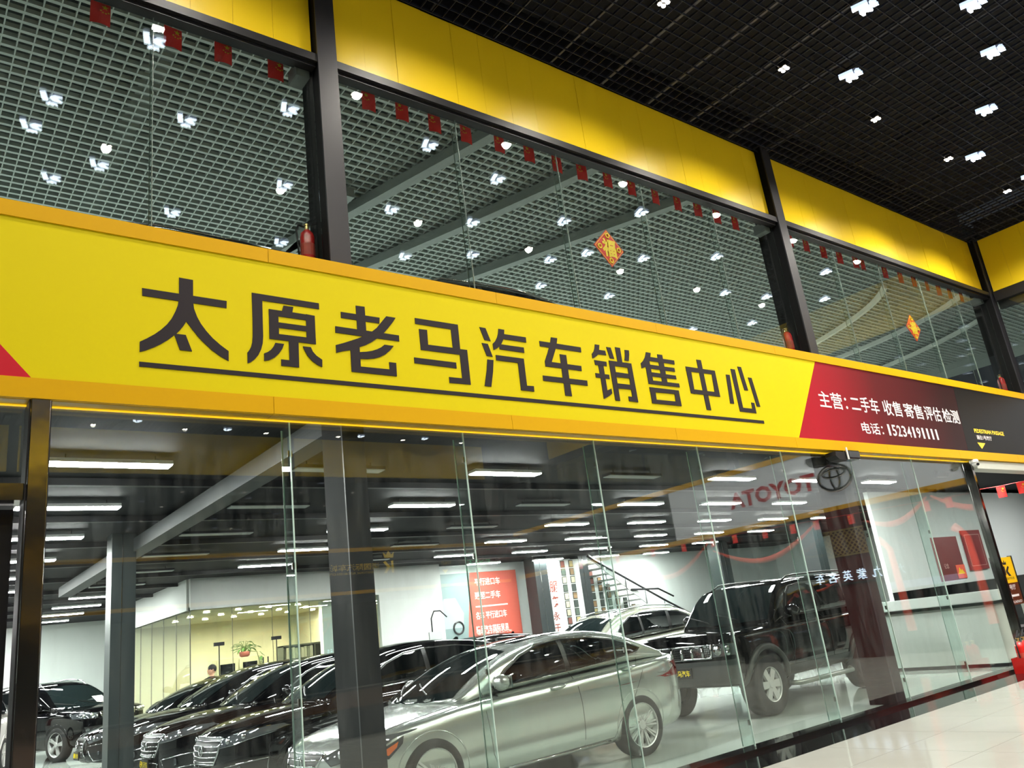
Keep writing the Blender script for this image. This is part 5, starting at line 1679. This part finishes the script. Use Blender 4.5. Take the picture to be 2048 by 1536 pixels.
MB().box(18.1, 18.5, 8.19, 8.2, 1.47, 1.75).build('mountain_panel', mat('coral_panel', srgb(220, 90, 70), .5), t)
MB().prism([(18.14, 8.188, 1.56), (18.24, 8.188, 1.70), (18.30, 8.188, 1.62), (18.34, 8.188, 1.66), (18.44, 8.188, 1.56)], (0, .003, 0)).build('mountain_logo', M_GOLD, t)
text_on('记念', (17.6, 8.195, 1.7), (1, 0, 0), (0, 0, 1), .2, .1, mat('pale_line', (1, 1, 1)), t)
# white counter at the end of the showroom
t = thing('counter', 'long white counter with a dark top edge at the right end behind the glass', 'counter', (15.2, 7.5, 0))
MB().box(14.95, 15.5, 6.35, 9.4, 0.06, 1.0).build('body', mat('counter_white', srgb(214, 222, 216), .35), t)
MB().box(14.9, 15.55, 6.3, 9.45, 1.0, 1.05).build('worktop', mat('dark_green_stone', srgb(30, 38, 34), .1), t)
MB().box(14.98, 15.5, 6.38, 9.38, 0, 0.06).build('toe_kick', M_BLACK, t)
MB().box(15.3, 15.5, 6.35, 9.4, 1.05, 1.22).build('upstand', MATS['counter_white'], t)

# invented dark block behind the viewer, keeps the bright floor out of the reflection
t = thing('reflection_blocker', 'long dark block with a brown top band, added to hide the mirrored hall floor', 'counter', (4, -3.3, 0))
for i in range(7):
    x0 = -9.5 + i * 3.6
    MB().box(x0, x0 + 3.58, -3.9, -3.2, 0.05, .55).build('dark_panel', mat('navy_black_laminate', srgb(20, 23, 28), .4), t)
    MB().box(x0, x0 + 3.58, -3.92, -3.18, .55, .86).build('brown_band', mat('brown_laminate', srgb(84, 60, 44), .45), t)
    MB().box(x0, x0 + 3.6, -3.95, -3.15, .86, .90).build('worktop', M_BLACK, t)
# ================================================================ things inside the showroom
warm_wall = mat('office_cream_wall', srgb(250, 240, 206), 0.7, emit=srgb(240, 224, 170), emit_s=0.0)
t = thing('office', 'glazed corner office with cream walls and a white bulkhead', 'office', (7.6, 20, 0))
OX0, OX1, OY0, OY1 = 5.9, 10.9, 20.0, 25.5
MB().box(OX0, OX1 + 1.9, OY0 - .05, OY0 + .1, 2.98, 3.70).build('bulkhead', M_WHITE, t)
MB().box(OX0 - .05, OX0 + .1, OY0 + .1, OY1, 2.98, 3.70).build('bulkhead', M_WHITE, t)
MB().box(OX0, OX1, OY0, OY1, 2.98, 3.05).build('office_ceiling', warm_wall, t)
MB().box(OX0, OX1, OY1 - .1, OY1, 0, 2.98).build('office_back_wall', warm_wall, t)
MB().box(OX1 - .1, OX1, OY0 + .1, OY1, 0, 2.98).build('office_side_wall', warm_wall, t)
MB().box(OX1 - .1, OX1 + 1.9, OY0 - .06, OY0 + .08, 0, 2.98).build('white_wall_panel', M_WHITE, t)
for i in range(5):
    x0, x1 = OX0 + i * .98, OX0 + (i + 1) * .98
    MB().box(x0 + .003, x1 - .003, OY0, OY0 + .012, 0.02, 2.97).build('glass_panel', M_UGLASS, t)
    MB().box(x0 - .004, x0 + .004, OY0 - .002, OY0 + .014, 0.02, 2.97).build('panel_joint', mat('joint_grey', srgb(90, 90, 80), .5), t)
for i in range(5):
    y0, y1 = OY0 + i * 1.1, OY0 + (i + 1) * 1.1
    MB().box(OX0, OX0 + .012, y0 + .003, y1 - .003, 0.02, 2.97).build('glass_panel', M_UGLASS, t)
    MB().box(OX0 - .002, OX0 + .014, y0 - .004, y0 + .004, 0.02, 2.97).build('panel_joint', MATS['joint_grey'], t)
for x in (6.56, 7.95):
    MB().box(x - .12, x + .12, OY0 - .015, OY0 + .03, 2.12, 2.2).build('door_patch', M_BLACK, t)
    MB().box(x - .008, x + .008, OY0 - .01, OY0 + .02, 0.02, 2.12).build('door_edge', M_BLACK, t)
for x in (7.58, 7.70):
    MB().tube([(x, OY0 - .06, .9), (x, OY0 - .06, 1.75)], .016, 8).build('door_handle', M_BLACK, t)
for i in range(6):
    for j in range(3):
        x, y = 6.5 + i * .78, 20.7 + j * 1.3
        d = thing('office_downlight', 'warm round downlight in the office ceiling, %s from the left in the %s row' % (nth(i), nth(j)), 'lamp', (x, y, 2.95), 'downlights of the office ceiling')
        MB().cyl((x, y, 2.955), (x, y, 2.978), .075, 16).build('lens', mat('warm_downlight', (1, 1, 1), .4, emit=(1, .90, .66), emit_s=640.0), d)
        MB().lathe([(.075, 2.95), (.09, 2.95), (.09, 2.978), (.075, 2.978)], n=16, c=(x, y, 0), caps=False).build('light_rim', M_CHROME, d)
t = thing('display_cabinet', 'cream cabinet with two small glazed doors in the office', 'cabinet', (7.2, 21.2, 0))
MB().box(6.75, 8.0, 21.1, 21.5, 0, 1.82).build('body', mat('cream_cabinet', srgb(236, 224, 184), .5), t)
for i in range(2):
    x0 = 6.85 + i * .56
    d = MB().box(x0, x0 + .52, 21.07, 21.1, 1.1, 1.78).build('door', MATS['cream_cabinet'], t)
    MB().box(x0 + .08, x0 + .44, 21.06, 21.07, 1.2, 1.7).build('door_glass', TINT, d)
    MB().ball((x0 + (.49 if i == 0 else .03), 21.05, 1.45), .015, n=8).build('knob', M_CHROME, d)
# potted plant
t = thing('potted_plant', 'trailing green plant in a reddish pot on the cream cabinet', 'plant', (7.62, 21.3, 1.82))
MB().lathe([(.08, 1.822), (.12, 1.85), (.135, 1.94), (.125, 1.955), (.1, 1.945)], n=20, c=(7.62, 21.3, 0)).build('pot', mat('terracotta', srgb(170, 90, 80), .5), t, smooth=True)
leaf_m = mat('pothos_leaf', srgb(80, 128, 46), .45, noise=(9, .3))
random.seed(11)


def leaf(c, dirv, size, up=Vector((0, 0, 1))):
    d = Vector(dirv).normalized()
    s = d.cross(up)
    s = s.normalized() if s.length > .01 else Vector((1, 0, 0))
    n = s.cross(d)
    c = Vector(c)
    pts = [c, c + d * size * .3 + s * size * .32 + n * size * .06, c + d * size * .65 + s * size * .25, c + d * size - n * size * .12, c + d * size * .65 - s * size * .25, c + d * size * .3 - s * size * .32 + n * size * .06, c + d * size * .5 - n * size * .05]
    return pts, [(0, 1, 6), (1, 2, 6), (2, 3, 6), (3, 4, 6), (4, 5, 6), (5, 0, 6)]


stems = MB()
for k in range(34):
    a = random.uniform(0, 2 * PI)
    el = random.uniform(.2, 1.3)
    r = random.uniform(.10, .29)
    c = Vector((7.62 + math.cos(a) * r * math.cos(el) * 1.2, 21.3 + math.sin(a) * r * math.cos(el) * .6, 1.97 + r * math.sin(el) * .8))
    stems.tube([(7.62, 21.3, 1.94), ((7.62 + c.x) / 2, (21.3 + c.y) / 2, c.z + .02), c], .006, 4)
    vs, fs = leaf(c, (math.cos(a), math.sin(a) * .5, random.uniform(-.7, .2)), random.uniform(.12, .17))
    MB().add(vs, fs).build('leaf', leaf_m, t)
for k in range(14):
    z = 1.92 - k * .06
    c = Vector((7.90 + .05 * math.sin(k * .9) + k * .008, 21.05, z))
    vs, fs = leaf(c, (random.uniform(-1, 1), -.3, -.5), .13)
    MB().add(vs, fs).build('leaf', leaf_m, t)
stems.tube([(7.66, 21.25, 1.96), (7.85, 21.06, 1.92), (7.92, 21.04, 1.6), (8.0, 21.04, 1.1)], .007, 5)
stems.build('stems', mat('stem_green', srgb(90, 110, 50), .6), t)
t = thing('shelf_unit', 'dark wall unit with folders and a clock at the right of the office', 'shelf', (9.6, 22.0, 0))
MB().box(8.9, 10.7, 22.3, 22.35, 0, 2.0).build('back_panel', mat('dark_unit', srgb(84, 84, 74), .5), t)
for z in (.05, .7, 1.25, 1.62, 1.98):
    MB().box(8.9, 10.7, 21.95, 22.3, z - .02, z + .02).build('shelf_board', MATS['dark_unit'], t)
for x in (8.9, 9.8, 10.68):
    MB().box(x, x + .02, 21.95, 22.3, 0, 2.0).build('upright', MATS['dark_unit'], t)
fold_m = [mat('folder_%d' % i, srgb(*c), .6) for i, c in enumerate(((190, 186, 160), (120, 120, 104), (206, 200, 176)))]
for i in range(9):
    tag(MB().bevbox(9.0 + i * .085, 9.075 + i * .085, 21.98, 22.25, 1.645, 1.93 - .02 * (i % 2), .006).build('folder', fold_m[i % 3]), 'office folder on the upper shelf of the dark unit, %s from left' % nth(i), 'folder', 'folders on the dark wall unit')
t = thing('wall_clock', 'round white clock on the dark wall unit in the office', 'clock', (10.2, 21.93, 1.8))
MB().lathe([(.15, 21.92), (.16, 21.91), (.16, 21.94), (.15, 21.94)], axis='y', n=24, c=(10.2, 0, 1.80), caps=False).build('rim', M_BLACK, t)
MB().cyl((10.2, 21.92, 1.80), (10.2, 21.935, 1.80), .15, 24).build('dial', mat('dial_white', srgb(240, 238, 226), .6), t)
MB().box(10.194, 10.206, 21.915, 21.92, 1.80, 1.90).box(10.2, 10.27, 21.915, 21.92, 1.795, 1.805).build('hands', M_BLACK, t)


# ---------------------------------------------------------------- person in the office doorway
def skin_mesh(verts, edges, radii, name, m, parent, levels=2, root=0):
    me = bpy.data.meshes.new(name)
    me.from_pydata(verts, edges, [])
    o = bpy.data.objects.new(name, me)
    COL.objects.link(o)
    sk = o.modifiers.new('skin', 'SKIN')
    sk.use_smooth_shade = True
    for i, v in enumerate(me.skin_vertices[0].data):
        r = radii[i]
        v.radius = r if isinstance(r, tuple) else (r, r)
        v.use_root = i == root
    s = o.modifiers.new('sub', 'SUBSURF')
    s.levels = s.render_levels = levels
    dg = bpy.context.evaluated_depsgraph_get()
    res = bpy.data.meshes.new_from_object(o.evaluated_get(dg), depsgraph=dg)
    bpy.data.objects.remove(o)
    res.materials.clear()
    res.materials.append(m)
    return link(name, res, parent)


skin_m = mat('skin_tone', srgb(214, 164, 134), .5)
hair_m = mat('black_hair', srgb(24, 20, 20), .6)
cloth_m = mat('black_jacket', srgb(26, 26, 30), .7)
px_, py_ = 6.26, 19.62
man = thing('person', 'person with short black hair in a dark jacket standing outside the office, head turned left', 'person', (px_, py_, 0), world=False)
V = [(0, 0, .95), (0, 0, 1.10), (0, 0, 1.28), (0, .0, 1.40), (0, -.005, 1.47),
     (-.17, 0, 1.37), (-.22, -.02, 1.12), (-.21, -.10, .90), (-.205, -.13, .83),
     (.17, 0, 1.37), (.22, -.02, 1.12), (.21, -.10, .90), (.205, -.13, .83),
     (-.09, 0, .88), (-.10, -.01, .49), (-.10, .02, .10), (-.10, -.10, .045), (-.10, -.17, .035),
     (.09, 0, .88), (.10, -.01, .49), (.10, .02, .10), (.10, -.10, .045), (.10, -.17, .035)]
Ed = [(0, 1), (1, 2), (2, 3), (3, 4), (3, 5), (5, 6), (6, 7), (7, 8), (3, 9), (9, 10), (10, 11), (11, 12), (0, 13), (13, 14), (14, 15), (15, 16), (16, 17), (0, 18), (18, 19), (19, 20), (20, 21), (21, 22)]
Rr = [(.15, .11), (.15, .10), (.17, .11), (.10, .08), (.055, .055), .062, .048, .040, .034, .062, .048, .040, .034, .085, .062, .05, .045, .035, .085, .062, .05, .045, .035]
skin_mesh(V, Ed, Rr, 'body', cloth_m, man)
# head facing -x (to the left), slightly down
hd = MB()
hv, hf = [], []
nz, nk = 14, 18
for i in range(nz + 1):
    ph = -PI / 2 + PI * i / nz
    for k in range(nk):
        an = 2 * PI * k / nk
        x, y, z = .095 * math.cos(ph) * math.cos(an), .074 * math.cos(ph) * math.sin(an), .118 * math.sin(ph)
        if z < 0:
            x = x * (1 - .15 * (-z / .118)) - .012 * (-z / .118)
            y *= 1 - .28 * (-z / .118)
        if abs(y) < .018 and x < 0 and -.045 < z < .012:
            x -= .016 * (1 - abs(z + .018) / .04)
        if x < 0 and .008 < z < .03 and .015 < abs(y) < .05:
            x += .008
        if x < 0 and -.075 < z < -.055 and abs(y) < .03:
            x -= .004
        hv.append((x, y, 1.595 + z))
for i in range(nz):
    for k in range(nk):
        l = (k + 1) % nk
        hf.append((i * nk + k, i * nk + l, (i + 1) * nk + l, (i + 1) * nk + k))
hd.add(hv, hf)
hd.tube([(0.01, 0, 1.40), (0, 0, 1.53)], [.055, .05], 12)
for s in (-1, 1):
    hd.ball((.008, s * .076, 1.59), .022, .010, .032, 10)
hd.build('head', skin_m, man, smooth=True)
hr = MB()
hr.ball((.012, 0, 1.628), .100, .080, .098, 18)
hr.build('hair', hair_m, man, smooth=True)
fc = MB()
for s in (-1, 1):
    fc.ball((-.084, s * .030, 1.608), .008, .012, .007, 8)
    fc.tube([(-.088, s * .016, 1.626), (-.086, s * .034, 1.630), (-.078, s * .046, 1.625)], .004, 5)
fc.build('eyes_and_brows', hair_m, man)
MB().tube([(-.082, -.020, 1.532), (-.088, 0, 1.533), (-.082, .020, 1.532)], .005, 5).build('mouth', mat('lip_tone', srgb(170, 100, 90), .5), man)
for s in (-1, 1):
    hand = MB()
    cx_, cy_, cz_ = s * .205, -.135, .79
    hand.ball((cx_, cy_, cz_), .018, .036, .045, 10)
    for f in range(4):
        yy = cy_ - .028 + f * .018
        ln = (.06, .072, .068, .052)[f]
        hand.tube([(cx_, yy, cz_ - .03), (cx_ - s * .006, yy, cz_ - .03 - ln * .55), (cx_ - s * .02, yy, cz_ - .03 - ln)], [.009, .0085, .007], 6)
    hand.tube([(cx_, cy_ - .03, cz_ + .01), (cx_ - s * .012, cy_ - .055, cz_ - .02), (cx_ - s * .018, cy_ - .058, cz_ - .045)], [.011, .009, .008], 6)
    hand.build('hand', skin_m, man, smooth=True)

# ---------------------------------------------------------------- back wall posters, photo displays, stair
yb = 20.5
t = thing('wall_poster', 'tall coral red poster with white lettering on the back wall beside a grey truck picture', 'poster', (14.6, yb, 1.3))
MB().prism([(13.9, yb, 1.3), (15.95, yb, 1.3), (15.95, yb, 3.45), (14.2, yb, 3.45)], (0, .05, 0)).build('red_panel', mat('coral_poster', srgb(205, 96, 80), .5), t)
MB().prism([(12.9, yb, 1.3), (13.9, yb, 1.3), (14.2, yb, 3.45), (12.9, yb, 3.45)], (0, .05, 0)).build('grey_panel', mat('grey_poster', srgb(130, 150, 150), .5), t)
pt = mat('poster_white', srgb(240, 236, 228), .5)
for i, (s, w_) in enumerate((('平行进口车', .95), ('臻至二手车', .95), ('名车 平行进口车', 1.15), ('精品汽车国际贸易', 1.2))):
    text_on(s, (14.35 - i * .04, yb, 3.05 - i * .40 - (.18 if i > 1 else 0)), (1, 0, 0), (0, 0, 1), w_, .22, pt, t, .02)
MB().box(14.3, 15.5, yb - .004, yb, 2.42, 2.46).build('rule', pt, t)
text_on('专业平行进口汽车', (14.25, yb, 1.62), (1, 0, 0), (0, 0, 1), 1.3, .07, pt, t, .01)
text_on('国际贸易', (14.2, yb, 1.45), (1, 0, 0), (0, 0, 1), .7, .07, pt, t, .01)
trk = MB()
trk.prism([(13.05, yb - .004, 1.9), (13.8, yb - .004, 1.9), (13.85, yb - .004, 2.3), (13.6, yb - .004, 2.75), (13.2, yb - .004, 2.75), (13.05, yb - .004, 2.4)], (0, .003, 0))
trk.build('truck_print', mat('truck_print', srgb(170, 184, 184), .5), t)
wc = [(13.62 + .17 * math.cos(2 * PI * k / 20), yb - .006, 1.9 + .17 * math.sin(2 * PI * k / 20)) for k in range(20)]
MB().tube(wc, .03, 6, closed=True).build('wheel_print', TRIMK, t)
# white board with vertical red characters and two strips of photos
t = thing('display_board', 'white board with brown red vertical characters and two strips of photographs', 'board', (17.3, 19.9, 0.9))
MB().box(16.6, 18.1, 19.9, 19.95, .0, 3.6).build('board', M_WHITE, t)
for i, ch in enumerate('服务永于'):
    sz = (.34, .34, .26, .24)[i]
    text_on(ch, (16.75, 19.9, 2.62 - (0, .45, .85, 1.2)[i]), (1, 0, 0), (0, 0, 1), sz, sz, mat('brown_red_print', srgb(150, 70, 54), .5), t, .02)
rc = random.Random(5)
pm = [mat('photo_print_%d' % i, srgb(*c), .5) for i, c in enumerate(((60, 70, 66), (150, 120, 84), (90, 104, 92), (186, 170, 120), (120, 70, 60), (204, 200, 170)))]


def photo(x, y, z, s, name, label, group):
    p = thing(name, label, 'photo', (x, y, z), group)
    MB().box(x, x + s * .8, y - .02, y, z, z + s).build('frame', mat('photo_frame', srgb(50, 56, 52), .5), p)
    MB().box(x + s * .08, x + s * .72, y - .024, y - .02, z + s * .10, z + s * .90).build('picture', rc.choice(pm), p)


for c_ in range(2):
    for r_ in range(9):
        photo(17.3 + c_ * .36, 19.897, 3.35 - r_ * .25, .22, 'photo', 'small photo on the white board, %s strip, %s from the top' % (nth(c_), nth(r_)), 'photos on the white board')
for c_ in range(9):
    for r_ in range(max(2, 9 - c_)):
        photo(18.75 + c_ * .36, 20.597, 1.30 + r_ * .25, .22, 'photo', 'framed photo of the stepped wall display, %s column from left, %s from bottom' % (nth(c_), nth(r_)), 'stepped photos on the back wall')
# stair with dark handrail along the back wall
t = thing('stair', 'white stair with a dark sloping handrail along the back wall', 'stair', (21, 20, 0))
for i in range(18):
    MB().box(18.6 + i * .27, 18.6 + (i + 1) * .27, 19.6, 20.55, 3.45 - i * .185 - .05, 3.45 - i * .185).build('step', M_WHITE, t)
MB().prism([(18.3, 19.58, 3.55), (23.5, 19.58, -.0), (23.5, 19.58, .3), (18.3, 19.58, 3.7)], (0, .03, 0)).build('stringer', M_WHITE, t)
MB().tube([(18.2, 19.55, 3.62), (21.6, 19.55, 1.95), (24.0, 19.55, .85)], .035, 8).build('handrail', M_BLACK, t, smooth=True)
MB().tube([(19.9, 19.5, 2.45), (21.2, 19.5, 2.4), (21.9, 19.5, 2.1)], .03, 8).build('handrail', M_BLACK, t, smooth=True)
for i in range(6):
    x = 18.9 + i * .85
    z = 3.62 - (x - 18.2) * .487
    MB().cyl((x, 19.55, max(0, z - .95)), (x, 19.55, z), .014, 8).build('baluster', M_CHROME, t)
# boxes on the low wall near the right
for i, (x, w_, h, c_) in enumerate(((22.0, .5, .32, (206, 206, 190)), (23.3, .8, .26, (196, 190, 160)), (24.8, .7, .3, (186, 160, 90)))):
    tag(MB().bevbox(x, x + w_, 15.9, 16.3, 1.45, 1.45 + h, .01).build('carton', mat('carton_%d' % i, srgb(*c_), .7)), ('pale printed carton', 'long cream carton', 'ochre carton')[i] + ' on the low partition beyond the black off-roader', 'box', 'cartons on the partition')
struct('wall_partition', MB().box(20.5, 28, 15.8, 16.4, 0, 1.45), white_wall)
# black tool stand with a curved lamp neck before the white wall
t = thing('display_stand', 'slim grey stand with a curved black arm before the white office wall', 'stand', (12.0, 19.3, 0))
MB().box(11.85, 12.25, 19.25, 19.3, 1.35, 1.85).build('board', mat('stand_board', srgb(190, 196, 192), .5), t)
MB().cyl((11.9, 19.28, 0), (11.9, 19.28, 1.85), .02, 8).cyl((12.22, 19.28, 0), (12.22, 19.28, 1.85), .02, 8).build('posts', M_CHROME, t)
MB().tube([(11.95, 19.26, 1.85), (11.95, 19.26, 2.2), (12.05, 19.26, 2.38), (12.25, 19.26, 2.38), (12.45, 19.26, 2.2)], .018, 8).build('arm', M_BLACK, t, smooth=True)
def place(o, x, y, rz, z=0.0):
    o.location = (x, y, z)
    o.rotation_euler = (0, 0, rz)
    return o


silver = place(build_car(SEDAN, 'car', 'silver champagne sedan with multi spoke wheels nearest the glass'), 3.40, 8.10, 0)
bc = build_car(BLACKCAR, 'car', 'shiny black car next to the silver sedan, cut by the front column', 'black cars parked in a row')
place(bc, 3.30, 10.75, 0)
place(dup(bc, (0, 0, 0), 0, 'black car with chrome barred grille, second in the row behind the silver sedan'), 3.32, 13.35, 0)
place(dup(bc, (0, 0, 0), 0, 'black car with chrome barred grille, third in the row, cut by the grey column'), 3.40, 15.95, 0)
place(build_car(MESHCAR, 'car', 'black sedan with a mesh grille, farthest in the row of black cars'), 3.35, 18.35, 0)
rg = place(build_car(RANGE, 'car', 'grey off-road car with a white sheet in its windscreen by the far wall'), 5.0, 22.6, PI / 2 + .42)
bx_ = place(build_car(BOXY, 'car', 'black boxy off-roader with chrome slotted grille and grey wheel arches'), 9.25, 8.36, 0.05)
sv = place(build_car(SUV, 'car', 'silver beige sport utility car behind the boxy black off-roader'), 10.6, 13.6, 0.03)
WSUV = dict(SUV)
WSUV.update(paint=P_WHITE)
place(build_car(WSUV, 'car', 'white sport utility car at the far left behind the stainless post'), 0.6, 19.6, 1.25)
# roofs farther back
place(dup(bc, (0, 0, 0), 0, 'black car behind the first black car, only its roof shows over the silver sedan', ), 8.3, 15.9, 0)
place(dup(silver, (0, 0, 0), 0, 'silver sedan far back, its roof showing above the beige utility car'), 14.6, 16.9, 0)
place(dup(bx_, (0, 0, 0), 0, 'black off-roader parked behind the white counter at the right'), 15.9, 11.6, 0.2)
# on the upper floor
us = dup(rg, (0, 0, 0), 0, 'dark car on the upper floor, roof showing left of the first column')
place(us, -.75, 8.1, 0.0, 3.95)
us2 = dup(rg, (0, 0, 0), 0, 'dark car on the upper floor, roof showing in the middle bay')
place(us2, 9.2, 8.0, PI, 3.95)
